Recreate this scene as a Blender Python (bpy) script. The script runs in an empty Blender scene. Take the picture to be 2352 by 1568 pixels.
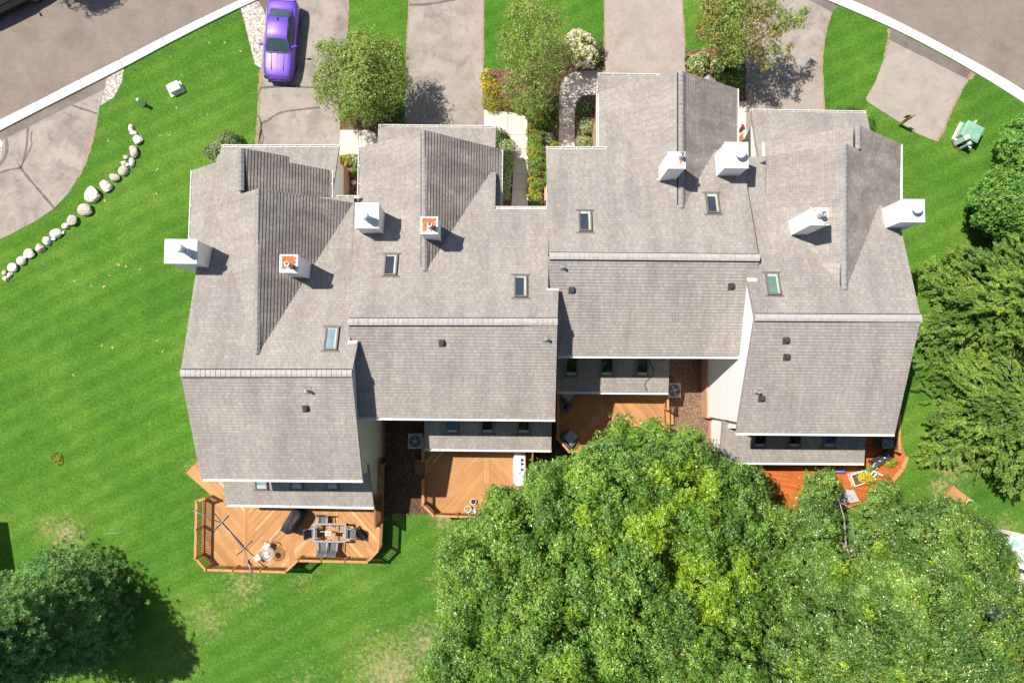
import bpy, math, random
import numpy as np
from mathutils import Vector, Matrix

scene = bpy.context.scene
COL = scene.collection
R = math.radians
rnd = random.Random(7)

# ---------------------------------------------------------------- camera
FOC, HC, TH, ROLL = 1568.0, 42.0, R(3.1), 0.009
def ray(px, py):
    u, v = (px - 1176) / FOC, (784 - py) / FOC
    c, s = math.cos(ROLL), math.sin(ROLL)
    u, v = c * u - s * v, s * u + c * v
    return (u, v * math.cos(TH) + math.sin(TH), v * math.sin(TH) - math.cos(TH))
def P(px, py, z=0.0):
    d = ray(px, py); t = (z - HC) / d[2]
    return (d[0] * t, d[1] * t, z)
def PP(px, py, pl):
    d = ray(px, py); a, b, c = pl
    t = (a - HC) / (d[2] - b * d[0] - c * d[1])
    return (d[0] * t, d[1] * t, HC + d[2] * t)
def PS(pts, z=0.0):
    return [P(x, y, z)[:2] for x, y in pts]

cd = bpy.data.cameras.new('camera'); cam = bpy.data.objects.new('camera', cd); COL.objects.link(cam)
cd.lens = 24; cd.sensor_width = 36; cd.clip_end = 1000; cd.clip_start = 0.5
cam.matrix_world = Matrix.Translation((0, 0, HC)) @ Matrix.Rotation(TH, 4, 'X') @ Matrix.Rotation(ROLL, 4, 'Z')
scene.camera = cam

# ---------------------------------------------------------------- light
SUN_EL, SUN_AZ = R(58.5), R(-27)        # azimuth of the direction the light travels
sd = bpy.data.lights.new('sun', 'SUN'); so = bpy.data.objects.new('sun', sd); COL.objects.link(so)
sd.energy = 4.6; sd.angle = R(0.55); sd.color = (1.0, 0.955, 0.88)
ld = Vector((math.cos(SUN_AZ) * math.cos(SUN_EL), math.sin(SUN_AZ) * math.cos(SUN_EL), -math.sin(SUN_EL)))
so.rotation_euler = ld.to_track_quat('-Z', 'Y').to_euler()
so.location = (-20, 20, 60)
w = bpy.data.worlds.new('World'); scene.world = w; w.use_nodes = True
nt = w.node_tree; bg = nt.nodes['Background']
sky = nt.nodes.new('ShaderNodeTexSky'); sky.sky_type = 'NISHITA'; sky.sun_disc = False
sky.sun_elevation = SUN_EL
tosun = -ld
sky.sun_rotation = math.atan2(tosun.x, tosun.y)
nt.links.new(sky.outputs[0], bg.inputs[0]); bg.inputs[1].default_value = 0.072
vs = scene.view_settings
vs.view_transform = 'Standard'; vs.look = 'None'; vs.gamma = 1; vs.exposure = 0.62; vs.use_curve_mapping = False

# ---------------------------------------------------------------- materials
MATS = {}
class NB:
    """small node-building helper"""
    def __init__(s, name):
        m = bpy.data.materials.new(name); m.use_nodes = True
        s.m = m; s.t = m.node_tree; s.b = s.t.nodes['Principled BSDF']
        MATS[name] = m
    def n(s, typ, **kw):
        o = s.t.nodes.new('ShaderNode' + typ)
        for k, v in kw.items():
            if k == 'ins':
                for i, val in v.items():
                    if hasattr(val, 'links') or isinstance(val, bpy.types.NodeSocket): s.t.links.new(val, o.inputs[i])
                    else: o.inputs[i].default_value = val
            else: setattr(o, k, v)
        return o
    def geo(s): return s.n('NewGeometry').outputs['Position']
    def noise(s, scale, detail=3, rough=0.55, vec=None, dist=0):
        o = s.n('TexNoise', ins={'Scale': scale, 'Detail': detail, 'Roughness': rough, 'Distortion': dist})
        s.t.links.new(vec if vec is not None else s.geo(), o.inputs['Vector'])
        return o.outputs['Fac']
    def math(s, op, a, b=0.0, c=0.0, clamp=False):
        o = s.n('Math', operation=op, use_clamp=clamp, ins={0: a, 1: b, 2: c}); return o.outputs[0]
    def ramp(s, fac, stops, interp='LINEAR'):
        o = s.n('ValToRGB'); o.color_ramp.interpolation = interp
        e = o.color_ramp.elements
        while len(e) < len(stops): e.new(0.5)
        for el, (p, c) in zip(e, stops):
            el.position = p; el.color = (*c, 1) if len(c) == 3 else c
        s.t.links.new(fac, o.inputs[0]); return o.outputs[0]
    def mix(s, fac, a, b, mode='MIX'):
        o = s.n('MixRGB', blend_type=mode)
        for i, v in zip((0, 1, 2), (fac, a, b)):
            if isinstance(v, bpy.types.NodeSocket): s.t.links.new(v, o.inputs[i])
            elif i == 0: o.inputs[0].default_value = v
            else: o.inputs[i].default_value = (*v, 1)
        return o.outputs[0]
    def col(s, c):
        if isinstance(c, bpy.types.NodeSocket): s.t.links.new(c, s.b.inputs['Base Color'])
        else: s.b.inputs['Base Color'].default_value = (*c, 1)
        return s
    def set(s, rough=0.8, metal=0.0, spec=0.4, **kw):
        s.b.inputs['Roughness'].default_value = rough; s.b.inputs['Metallic'].default_value = metal
        s.b.inputs['Specular IOR Level'].default_value = spec
        for k, v in kw.items(): s.b.inputs[k].default_value = v
        return s
    def bump(s, h, strength=0.5, dist=0.02):
        o = s.n('Bump', ins={'Strength': strength, 'Distance': dist, 'Height': h})
        s.t.links.new(o.outputs[0], s.b.inputs['Normal']); return s

def vary(name, c1, c2, scale=8, rough=0.8, metal=0, spec=0.4, bump=0, fine=None):
    """surface with two-tone noise (and an optional finer grain)"""
    b = NB(name); f = b.noise(scale, 4)
    c = b.ramp(f, [(0.32, c1), (0.68, c2)])
    if fine:
        f2 = b.noise(fine[0], 2)
        c = b.mix(fine[1], c, b.ramp(f2, [(0.3, (0.0, 0.0, 0.0)), (0.7, (1, 1, 1))]), 'OVERLAY')
    b.col(c).set(rough, metal, spec)
    if bump: b.bump(b.noise(scale * 6, 3), bump)
    return b.m

EXPO = 0.165          # shingle course exposure
def shingle_mat(name, lo, mid, hi, seed=0.0, stain=0.0):
    b = NB(name)
    uv = b.n('UVMap').outputs[0]
    sp = b.n('SeparateXYZ', ins={0: uv}); x, y = sp.outputs[0], sp.outputs[1]
    row = b.math('FLOOR', b.math('DIVIDE', b.math('ADD', y, 0.002), EXPO))
    wr = b.n('TexWhiteNoise', noise_dimensions='1D'); b.t.links.new(b.math('ADD', row, seed), wr.inputs['W'])
    xo = b.math('ADD', b.math('DIVIDE', x, 0.31), b.math('MULTIPLY', wr.outputs[0], 7.3))
    def tabs(k, off):
        t = b.math('FLOOR', b.math('MULTIPLY', b.math('ADD', xo, off), k))
        cv = b.n('CombineXYZ', ins={0: t, 1: row, 2: k})
        wn = b.n('TexWhiteNoise', noise_dimensions='3D'); b.t.links.new(cv.outputs[0], wn.inputs['Vector'])
        return wn.outputs[0]
    r1, r2 = tabs(1.0, 0.0), tabs(1.7, 0.37)
    r = b.math('ADD', b.math('MULTIPLY', r1, 0.6), b.math('MULTIPLY', r2, 0.4))
    c = b.ramp(r, [(0.12, lo), (0.5, mid), (0.88, hi)])
    # warm / cool tabs
    c = b.mix(b.math('MULTIPLY', b.math('GREATER_THAN', r2, 0.86), 0.16), c, (0.46, 0.41, 0.33))
    c = b.mix(b.math('MULTIPLY', b.math('LESS_THAN', r2, 0.14), 0.22), c, (0.28, 0.27, 0.28))
    # weather streaks running down the slope + granules
    mp = b.n('CombineXYZ', ins={0: b.math('MULTIPLY', x, 1.1), 1: b.math('MULTIPLY', y, 0.16), 2: seed})
    st = b.noise(1.0, 4, 0.6, vec=mp.outputs[0])
    c = b.mix(0.5, c, b.ramp(st, [(0.34, (0.62, 0.60, 0.60)), (0.6, (1, 1, 1))]), 'MULTIPLY')
    big = b.noise(0.35, 3)
    c = b.mix(0.6, c, b.ramp(big, [(0.3, (0.84, 0.82, 0.83)), (0.65, (1.05, 1.03, 1.0))]), 'MULTIPLY')
    if stain: c = b.mix(stain, c, b.ramp(b.noise(0.55, 5, 0.62, dist=0.8), [(0.36, (0.50, 0.47, 0.46)), (0.60, (1.0, 0.98, 0.96))]), 'MULTIPLY')   # algae blotches
    gr = b.noise(60, 2)
    c = b.mix(0.35, c, b.ramp(gr, [(0.3, (0.6, 0.6, 0.6)), (0.7, (1.25, 1.25, 1.25))]), 'MULTIPLY')
    # gaps between tabs, only cut into the lower part of every course
    fx = b.math('FRACT', xo); fy = b.math('FRACT', b.math('DIVIDE', y, EXPO))
    gap = b.math('LESS_THAN', fx, 0.05)
    c = b.mix(b.math('MULTIPLY', gap, 0.62), c, (0.06, 0.055, 0.055))
    edge = b.math('LESS_THAN', fy, 0.10)
    c = b.mix(b.math('MULTIPLY', edge, 0.25), c, (0.08, 0.075, 0.075))
    b.col(c).set(0.92, 0, 0.15)
    return b.m

shingle_mat('shingle', (0.305, 0.276, 0.250), (0.332, 0.302, 0.274), (0.360, 0.330, 0.300))
shingle_mat('shingle_shaded_stained', (0.262, 0.236, 0.216), (0.288, 0.260, 0.238), (0.314, 0.286, 0.262), 5.0, 0.6)  # base darkened for shade on slopes facing away from the sun, plus algae
vary('ridge_shingle', (0.33, 0.31, 0.295), (0.42, 0.395, 0.375), 5, 0.92, 0, 0.15, fine=(70, 0.25))
vary('ridge_shingle_dark', (0.215, 0.205, 0.195), (0.29, 0.28, 0.268), 5, 0.92, 0, 0.15, fine=(70, 0.25))
vary('fascia', (0.30, 0.24, 0.21), (0.36, 0.30, 0.27), 3, 0.6)
vary('white_trim', (0.72, 0.70, 0.65), (0.80, 0.78, 0.73), 4, 0.45)
vary('white_metal', (0.70, 0.71, 0.72), (0.82, 0.82, 0.82), 2.5, 0.4, 0.0, 0.5)
vary('pink_flashing', (0.62, 0.46, 0.40), (0.70, 0.54, 0.47), 5, 0.5)
# siding with lap lines
b = NB('siding'); z = b.n('SeparateXYZ', ins={0: b.geo()}).outputs[2]
f = b.math('FRACT', b.math('DIVIDE', z, 0.2))
c = b.mix(b.math('MULTIPLY', b.math('LESS_THAN', f, 0.07), 0.5), b.ramp(b.noise(1.5, 3), [(0.3, (0.84, 0.835, 0.82)), (0.7, (0.88, 0.875, 0.86))]), (0.34, 0.32, 0.30))
b.col(c).set(0.6)
# brick
b = NB('brick')
bt = b.n('TexBrick', ins={'Scale': 1.0, 'Mortar Size': 0.008, 'Brick Width': 0.21, 'Row Height': 0.075, 'Color1': (0.46, 0.20, 0.10, 1), 'Color2': (0.58, 0.28, 0.15, 1), 'Mortar': (0.45, 0.38, 0.32, 1)})
sp = b.n('SeparateXYZ', ins={0: b.geo()})
cv = b.n('CombineXYZ', ins={0: b.math('ADD', sp.outputs[0], sp.outputs[1]), 1: sp.outputs[2]})
b.t.links.new(cv.outputs[0], bt.inputs['Vector']); b.col(bt.outputs[0]).set(0.85)

def deck_mat(name, ang, tone=0):
    b = NB(name)
    mp = b.n('Mapping'); mp.inputs['Rotation'].default_value = (0, 0, ang)
    b.t.links.new(b.geo(), mp.inputs[0])
    sp = b.n('SeparateXYZ', ins={0: mp.outputs[0]}); x, y = sp.outputs[0], sp.outputs[1]
    k = b.math('DIVIDE', y, 0.145); row = b.math('FLOOR', k)
    wn = b.n('TexWhiteNoise', noise_dimensions='1D'); b.t.links.new(row, wn.inputs['W'])
    seg = b.math('FLOOR', b.math('ADD', b.math('DIVIDE', x, 3.6), b.math('MULTIPLY', wn.outputs[0], 5)))
    w2 = b.n('TexWhiteNoise', noise_dimensions='2D'); cv = b.n('CombineXYZ', ins={0: seg, 1: row}); b.t.links.new(cv.outputs[0], w2.inputs['Vector'])
    if tone == 0: st = [(0.0, (0.40, 0.197, 0.073)), (0.45, (0.455, 0.233, 0.090)), (0.93, (0.505, 0.270, 0.110)), (1.0, (0.60, 0.39, 0.215))]
    else: st = [(0.0, (0.40, 0.10, 0.018)), (0.5, (0.47, 0.13, 0.025)), (1.0, (0.53, 0.165, 0.04))]
    c = b.ramp(w2.outputs[0], st)
    g = b.n('CombineXYZ', ins={0: b.math('MULTIPLY', x, 1.2), 1: b.math('MULTIPLY', y, 22)})
    c = b.mix(0.35, c, b.ramp(b.noise(1.5, 4, 0.6, vec=g.outputs[0]), [(0.3, (0.66, 0.62, 0.58)), (0.7, (1.15, 1.12, 1.1))]), 'MULTIPLY')
    c = b.mix(0.5, c, b.ramp(b.noise(0.9, 4), [(0.3, (0.72, 0.70, 0.70)), (0.65, (1.08, 1.07, 1.07))]), 'MULTIPLY')
    gap = b.math('LESS_THAN', b.math('FRACT', k), 0.085)
    c = b.mix(b.math('MULTIPLY', gap, 0.85), c, (0.07, 0.025, 0.012))
    b.col(c).set(0.75, 0, 0.25)
deck_mat('deck_right', R(-48)); deck_mat('deck_left', R(48)); deck_mat('deck_along', R(90)); deck_mat('deck_red', R(8), 1); deck_mat('deck_yellow', R(40))
vary('deck_trim', (0.41, 0.19, 0.070), (0.52, 0.26, 0.105), 6, 0.75, fine=(40, 0.15))
vary('deck_dark', (0.22, 0.095, 0.04), (0.32, 0.145, 0.06), 6, 0.8)

# ground surfaces
def lawn_mat():
    b = NB('lawn'); g = b.geo()
    big = b.noise(0.13, 5, 0.62); mid = b.noise(1.1, 5, 0.7); fine = b.noise(5.5, 5, 0.8); vf = b.noise(15, 4, 0.8)
    c = b.ramp(big, [(0.30, (0.046, 0.142, 0.016)), (0.5, (0.074, 0.180, 0.021)), (0.70, (0.122, 0.228, 0.034))])
    c = b.mix(0.55, c, b.ramp(mid, [(0.30, (0.60, 0.68, 0.55)), (0.55, (1.0, 1.0, 1.0)), (0.78, (1.45, 1.25, 1.2))]), 'MULTIPLY')
    c = b.mix(0.65, c, b.ramp(fine, [(0.34, (0.52, 0.58, 0.5)), (0.66, (1.45, 1.36, 1.4))]), 'MULTIPLY')
    c = b.mix(0.75, c, b.ramp(vf, [(0.36, (0.30, 0.36, 0.3)), (0.64, (1.75, 1.62, 1.7))]), 'MULTIPLY')
    # mowing lanes
    wv = b.n('TexWave', ins={'Scale': 0.28, 'Distortion': 1.2, 'Detail': 1.0, 'Detail Scale': 0.6})
    mp = b.n('Mapping'); mp.inputs['Rotation'].default_value = (0, 0, R(63)); b.t.links.new(g, mp.inputs[0]); b.t.links.new(mp.outputs[0], wv.inputs[0])
    c = b.mix(0.45, c, b.ramp(wv.outputs[1], [(0.3, (0.80, 0.86, 0.78)), (0.7, (1.20, 1.12, 1.1))]), 'MULTIPLY')
    # dry, thin turf: broad zones (centre x, y, radius, amount) broken up by noise
    acc = None
    for (px, py, rad, amt) in DRY:
        cx, cy, _ = P(px, py)
        d = b.n('VectorMath', operation='DISTANCE', ins={0: g, 1: (cx, cy, 0)}).outputs['Value']
        m = b.math('MULTIPLY', b.math('SUBTRACT', 1.0, b.math('DIVIDE', d, rad), clamp=True), amt)
        acc = m if acc is None else b.math('MAXIMUM', acc, m)
    br = b.noise(3.6, 7, 0.78)
    k = b.math('MULTIPLY', b.math('SUBTRACT', b.math('ADD', br, b.math('MULTIPLY', acc, 0.30)), 0.645), 5.0, clamp=True)
    dry = b.ramp(fine, [(0.3, (0.30, 0.22, 0.10)), (0.7, (0.52, 0.41, 0.25))])
    c = b.mix(b.math('MULTIPLY', k, 0.74), c, dry)
    sp = b.noise(0.62, 2, 0.4)                                       # scattered bare scuffs
    k2 = b.math('MULTIPLY', b.math('SUBTRACT', b.math('MULTIPLY', sp, br), 0.475), 30.0, clamp=True)
    c = b.mix(b.math('MULTIPLY', k2, 0.75), c, (0.52, 0.36, 0.16))
    b.col(c).set(0.95, 0, 0.1)
    b.bump(b.math('ADD', vf, b.math('MULTIPLY', fine, 0.6)), 0.7, 0.05)
DRY = [(560, 1340, 3.2, 0.8), (700, 1335, 2.0, .6), (900, 1545, 5, 1.0), (980, 1480, 3.5, .9), (700, 1560, 4, .55), (480, 1420, 2.8, .75),
       (430, 1500, 2.5, .6), (150, 1225, 2.4, .95), (110, 1215, 1.5, .8), (2190, 1070, 2.4, 1.0), (2160, 1120, 1.5, 1.0), (2310, 1215, 2.5, .7), (1020, 1195, 1.5, .9),
       (860, 1350, 3, .4), (640, 1450, 4, .4), (440, 1070, 1.2, .7), (440, 720, 1.8, .45), (450, 620, 1.2, .45), (130, 1055, .9, .5), (2100, 1130, 1.4, .5),
       (1000, 1330, 2.2, .6), (1900, 70, 1.0, .3), (2180, 1000, 1.3, .8)]
lawn_mat()
def asphalt(name, lo, hi, stain=0.5, spec=0.3):
    b = NB(name)
    c = b.ramp(b.noise(0.7, 5, 0.62), [(0.3, lo), (0.7, hi)])
    c = b.mix(stain, c, b.ramp(b.noise(0.45, 4, 0.65, dist=0.6), [(0.32, (0.62, 0.60, 0.60)), (0.52, (1, 1, 1)), (0.75, (1.08, 1.05, 1.0))]), 'MULTIPLY')
    c = b.mix(0.5, c, b.ramp(b.noise(30, 3, 0.8), [(0.28, (0.55, 0.55, 0.55)), (0.72, (1.4, 1.38, 1.35))]), 'MULTIPLY')
    mk = b.noise(1.5, 6, 0.72, dist=1.0)
    c = b.mix(stain * 0.8, c, b.ramp(mk, [(0.34, (0.66, 0.64, 0.64)), (0.47, (1, 1, 1))]), 'MULTIPLY')
    sp = b.noise(3.2, 5, 0.7)
    c = b.mix(0.25, c, b.ramp(sp, [(0.35, (0.75, 0.73, 0.72)), (0.6, (1.1, 1.08, 1.05))]), 'MULTIPLY')
    b.col(c).set(0.9, 0, spec); b.bump(b.noise(70, 2), 0.35, 0.01)
asphalt('driveway_asphalt', (0.275, 0.235, 0.203), (0.360, 0.313, 0.275), 0.85)
asphalt('pad_asphalt', (0.315, 0.268, 0.234), (0.370, 0.320, 0.283), 0.4)
asphalt('apron_asphalt', (0.155, 0.13, 0.115), (0.21, 0.18, 0.16), 0.5)
asphalt('road_asphalt', (0.195, 0.156, 0.130), (0.245, 0.200, 0.170), 0.35)
vary('crack_seal', (0.085, 0.075, 0.07), (0.15, 0.13, 0.12), 6, 0.8)
vary('curb_concrete', (0.70, 0.67, 0.61), (0.80, 0.77, 0.71), 1.4, 0.85, fine=(40, 0.12), bump=0.2)
vary('walk_concrete', (0.56, 0.48, 0.40), (0.64, 0.56, 0.47), 1.2, 0.88, fine=(45, 0.12))
vary('joint', (0.20, 0.16, 0.13), (0.26, 0.21, 0.17), 5, 0.9)
vary('bare_soil', (0.22, 0.15, 0.09), (0.37, 0.265, 0.17), 6, 0.95, fine=(30, 0.3), bump=0.4)
vary('rust', (0.36, 0.085, 0.022), (0.56, 0.18, 0.055), 5, 0.85, fine=(25, 0.3))
vary('scuff', (0.26, 0.22, 0.09), (0.50, 0.38, 0.20), 14, 0.95)
def speckle(name, stops, sc, rough=0.95, sc2=None):
    b = NB(name)
    v = b.n('TexVoronoi', ins={'Scale': sc}); b.t.links.new(b.geo(), v.inputs['Vector'])
    sp = b.n('SeparateColor', ins={0: v.outputs['Color']})
    c = b.ramp(sp.outputs[0], stops)
    c = b.mix(0.7, c, b.ramp(v.outputs['Distance'], [(0.25, (1.1, 1.1, 1.1)), (0.75, (0.35, 0.33, 0.3))]), 'MULTIPLY')
    c = b.mix(0.5, c, b.ramp(b.noise(1.3, 4), [(0.3, (0.6, 0.6, 0.6)), (0.65, (1.1, 1.1, 1.1))]), 'MULTIPLY')
    b.col(c).set(rough, 0, 0.2); b.bump(v.outputs['Distance'], 0.8, 0.05)
speckle('gravel_stone', [(0.0, (0.38, 0.31, 0.26)), (0.45, (0.62, 0.55, 0.48)), (1.0, (0.80, 0.76, 0.70))], 11)
speckle('mulch', [(0.0, (0.10, 0.05, 0.03)), (0.5, (0.20, 0.105, 0.065)), (0.9, (0.34, 0.20, 0.13)), (1, (0.5, 0.36, 0.27))], 16)
speckle('soil_sunlit', [(0.0, (0.20, 0.12, 0.075)), (0.6, (0.30, 0.19, 0.125)), (1.0, (0.42, 0.30, 0.21))], 18)  # same earth as soil, sunlight put into a lighter colour
speckle('soil', [(0.0, (0.09, 0.05, 0.03)), (0.55, (0.17, 0.10, 0.06)), (0.97, (0.24, 0.16, 0.10)), (1, (0.42, 0.34, 0.26))], 17)  # dark copy of the sunlit earth; gap and canopy shade put into the colour
vary('rock_pale', (0.48, 0.44, 0.38), (0.78, 0.74, 0.68), 3.0, 0.9, fine=(18, 0.3), bump=0.5)
vary('rock_brown', (0.36, 0.30, 0.235), (0.60, 0.53, 0.45), 3.5, 0.9, fine=(18, 0.3), bump=0.5)
vary('rock_grey', (0.30, 0.275, 0.24), (0.56, 0.52, 0.46), 3.2, 0.9, fine=(18, 0.3), bump=0.5)
# simple solids
vary('black_plastic', (0.018, 0.018, 0.02), (0.032, 0.032, 0.034), 9, 0.5)
vary('brown_vent', (0.045, 0.036, 0.034), (0.07, 0.058, 0.055), 9, 0.6)
vary('skylight_frame', (0.13, 0.105, 0.092), (0.18, 0.15, 0.13), 6, 0.45)
vary('galvanized', (0.36, 0.34, 0.32), (0.50, 0.48, 0.46), 7, 0.35, 0.6)
vary('dark_metal', (0.11, 0.12, 0.135), (0.15, 0.16, 0.175), 8, 0.45, 0.2)
vary('grey_metal', (0.25, 0.27, 0.30), (0.32, 0.34, 0.37), 8, 0.4, 0.3)
vary('sling_grey', (0.105, 0.10, 0.10), (0.15, 0.145, 0.142), 20, 0.9)
vary('green_paint', (0.17, 0.34, 0.24), (0.24, 0.42, 0.31), 3, 0.45)
vary('pale_green_paint', (0.42, 0.58, 0.47), (0.52, 0.66, 0.56), 3, 0.4)
vary('beige_plastic', (0.40, 0.37, 0.34), (0.48, 0.44, 0.41), 5, 0.55)
vary('ac_grey', (0.42, 0.41, 0.39), (0.55, 0.54, 0.51), 4, 0.5, 0.1)
vary('black_rubber', (0.012, 0.012, 0.013), (0.025, 0.025, 0.026), 12, 0.8)
vary('cover_black', (0.018, 0.018, 0.021), (0.04, 0.04, 0.044), 5, 0.7, bump=0.4)
vary('cover_white', (0.60, 0.57, 0.54), (0.70, 0.67, 0.64), 3, 0.8, bump=0.3)
vary('cushion_blue', (0.30, 0.36, 0.40), (0.38, 0.44, 0.47), 6, 0.9, bump=0.2)
vary('bark', (0.13, 0.10, 0.08), (0.25, 0.205, 0.17), 7, 0.95, bump=0.8)
vary('bark_pale', (0.30, 0.26, 0.22), (0.46, 0.41, 0.36), 7, 0.95, bump=0.8)
vary('post_wood', (0.26, 0.125, 0.065), (0.38, 0.20, 0.11), 8, 0.85)
vary('terracotta', (0.42, 0.20, 0.12), (0.52, 0.27, 0.17), 8, 0.8)
vary('ceramic', (0.62, 0.60, 0.58), (0.78, 0.77, 0.75), 8, 0.35)
vary('blue_canvas', (0.10, 0.15, 0.30), (0.16, 0.22, 0.40), 5, 0.8)
vary('cream_fabric', (0.60, 0.50, 0.36), (0.70, 0.60, 0.46), 8, 0.9)
vary('blind_pale', (0.34, 0.38, 0.33), (0.44, 0.48, 0.42), 3, 0.6)
vary('letter_white', (0.62, 0.62, 0.62), (0.70, 0.70, 0.70), 8, 0.8)
vary('red_paint', (0.35, 0.03, 0.03), (0.45, 0.05, 0.04), 8, 0.5)
# chimney cap with its own rust patch
def cap_mat(name, rust):
    b = NB(name)
    oc = b.n('TexCoord').outputs['Object']
    f = b.noise(2.4, 4, 0.6, vec=oc)
    k = b.math('MULTIPLY', b.math('SUBTRACT', f, rust), 14, clamp=True)
    base = b.ramp(b.noise(1.6, 4, 0.65, vec=oc), [(0.3, (0.52, 0.52, 0.53)), (0.55, (0.66, 0.66, 0.66)), (0.75, (0.72, 0.69, 0.64))])
    rc = b.ramp(b.noise(9, 4), [(0.3, (0.42, 0.10, 0.025)), (0.7, (0.60, 0.20, 0.06))])
    b.col(b.mix(k, base, rc)).set(0.45, 0, 0.45)
cap_mat('cap_clean', 0.70); cap_mat('cap_rusty', 0.44); cap_mat('cap_spotted', 0.585)
# glass
def glass_mat(name, c, rough=0.06):
    b = NB(name); b.col(b.ramp(b.noise(1.2, 3), [(0.3, c), (0.7, tuple(v * 1.5 for v in c))])); b.set(rough, 0.0, 0.6); b.b.inputs['Coat Weight'].default_value = 0.5
glass_mat('glass_dark', (0.012, 0.014, 0.013)); glass_mat('glass_blue', (0.035, 0.055, 0.12)); glass_mat('glass_slate', (0.03, 0.036, 0.05)); glass_mat('glass_sky', (0.16, 0.22, 0.26)); glass_mat('glass_green', (0.10, 0.17, 0.14))
glass_mat('car_glass', (0.03, 0.055, 0.055)); glass_mat('sunroom_glass', (0.20, 0.34, 0.28))
b = NB('clear_glass'); b.col((0.45, 0.55, 0.60)).set(0.05, 0, 0.4); b.b.inputs['Alpha'].default_value = 0.22
b = NB('purple_paint'); b.col((0.125, 0.045, 0.42)).set(0.42, 0.15, 0.4); b.b.inputs['Coat Weight'].default_value = 1.0; b.b.inputs['Coat Roughness'].default_value = 0.05
b = NB('black_paint'); b.col((0.012, 0.016, 0.014)).set(0.3, 0.2, 0.5); b.b.inputs['Coat Weight'].default_value = 1.0
b = NB('chrome'); b.col((0.7, 0.7, 0.72)).set(0.15, 1.0, 0.5)

# leaves: colour differs from leaf to leaf (random per island)
def leaf_mat(name, stops, rough=0.5, spec=0.4, trans=0.25, patch=None):
    b = NB(name)
    ri = b.n('NewGeometry').outputs['Random Per Island']
    c = b.ramp(ri, stops)
    c = b.mix(0.7, c, b.ramp(b.noise(1.4, 4), [(0.3, (0.60, 0.68, 0.6)), (0.7, (1.25, 1.18, 1.1))]), 'MULTIPLY')
    if patch: c = b.mix(0.8, c, b.ramp(b.noise(0.42, 4, 0.6), [(0.36, (0.42, 0.52, 0.50)), (0.5, (0.92, 0.93, 0.9)), (0.64, (1.45, 1.28, 1.2))]), 'MULTIPLY')
    b.col(c).set(rough, 0, spec)
    tr = b.n('BsdfTranslucent'); b.t.links.new(b.mix(1.0, c, (1.5, 1.6, 0.7), 'MULTIPLY'), tr.inputs[0])
    ms = b.n('MixShader', ins={0: trans}); b.t.links.new(b.b.outputs[0], ms.inputs[1]); b.t.links.new(tr.outputs[0], ms.inputs[2])
    b.t.links.new(ms.outputs[0], b.t.nodes['Material Output'].inputs[0])
leaf_mat('oak_leaf', [(0.0, (0.061, 0.153, 0.020)), (0.5, (0.124, 0.280, 0.031)), (0.9, (0.226, 0.390, 0.048)), (0.965, (0.331, 0.467, 0.065)), (0.994, (0.435, 0.279, 0.077))], 0.40, 0.6, 0.11, patch=True)
leaf_mat('oak_leaf_dull', [(0.0, (0.057, 0.142, 0.023)), (0.5, (0.114, 0.247, 0.034)), (0.88, (0.192, 0.331, 0.048)), (0.95, (0.287, 0.366, 0.065)), (0.992, (0.478, 0.301, 0.092))], 0.38, 0.7, 0.10, patch=True)
leaf_mat('oak_leaf_yellow', [(0.0, (0.156, 0.300, 0.022)), (0.6, (0.296, 0.466, 0.027)), (1.0, (0.469, 0.570, 0.037))], 0.38, 0.6, 0.28)
leaf_mat('crab_leaf', [(0.0, (0.107, 0.180, 0.028)), (0.5, (0.225, 0.316, 0.054)), (0.95, (0.376, 0.443, 0.092)), (1.0, (0.609, 0.375, 0.107))], 0.42, 0.55, 0.22)
leaf_mat('rust_leaf', [(0.0, (0.118, 0.147, 0.028)), (0.5, (0.235, 0.259, 0.057)), (0.8, (0.370, 0.336, 0.088)), (1.0, (0.605, 0.238, 0.076))], 0.45, 0.5, 0.22)
leaf_mat('maple_leaf', [(0.0, (0.056, 0.160, 0.020)), (0.6, (0.128, 0.281, 0.036)), (1.0, (0.230, 0.394, 0.065))], 0.5, 0.4, 0.2)
leaf_mat('spruce_needle', [(0.0, (0.062, 0.139, 0.023)), (0.5, (0.135, 0.253, 0.036)), (0.9, (0.242, 0.367, 0.051)), (1.0, (0.362, 0.405, 0.104))], 0.55, 0.35, 0.12, patch=True)
leaf_mat('pine_needle', [(0.0, (0.072, 0.181, 0.056)), (0.6, (0.160, 0.349, 0.102)), (0.96, (0.290, 0.531, 0.160)), (1.0, (0.850, 0.560, 0.204))], 0.55, 0.35, 0.1, patch=True)
leaf_mat('boxwood_leaf', [(0.0, (0.055, 0.10, 0.026)), (0.5, (0.14, 0.20, 0.06)), (1.0, (0.34, 0.38, 0.17))], 0.42, 0.55, 0.15)
leaf_mat('variegated_leaf', [(0.0, (0.108, 0.180, 0.060)), (0.55, (0.240, 0.324, 0.120)), (1.0, (0.624, 0.636, 0.360))], 0.45, 0.45, 0.2)
leaf_mat('dark_leaf', [(0.0, (0.022, 0.06, 0.015)), (0.6, (0.05, 0.12, 0.028)), (1.0, (0.10, 0.18, 0.045))], 0.45, 0.5, 0.15)
leaf_mat('bed_leaf', [(0.0, (0.078, 0.156, 0.024)), (0.6, (0.168, 0.276, 0.042)), (0.96, (0.300, 0.372, 0.072)), (1.0, (0.504, 0.288, 0.060))], 0.5, 0.4, 0.22)
leaf_mat('lime_leaf', [(0.0, (0.18, 0.20, 0.02)), (0.6, (0.34, 0.34, 0.035)), (1.0, (0.50, 0.44, 0.06))], 0.5, 0.4, 0.25)
leaf_mat('amber_leaf', [(0.0, (0.14, 0.13, 0.02)), (0.6, (0.27, 0.22, 0.04)), (1.0, (0.42, 0.28, 0.06))], 0.5, 0.4, 0.25)
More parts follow.
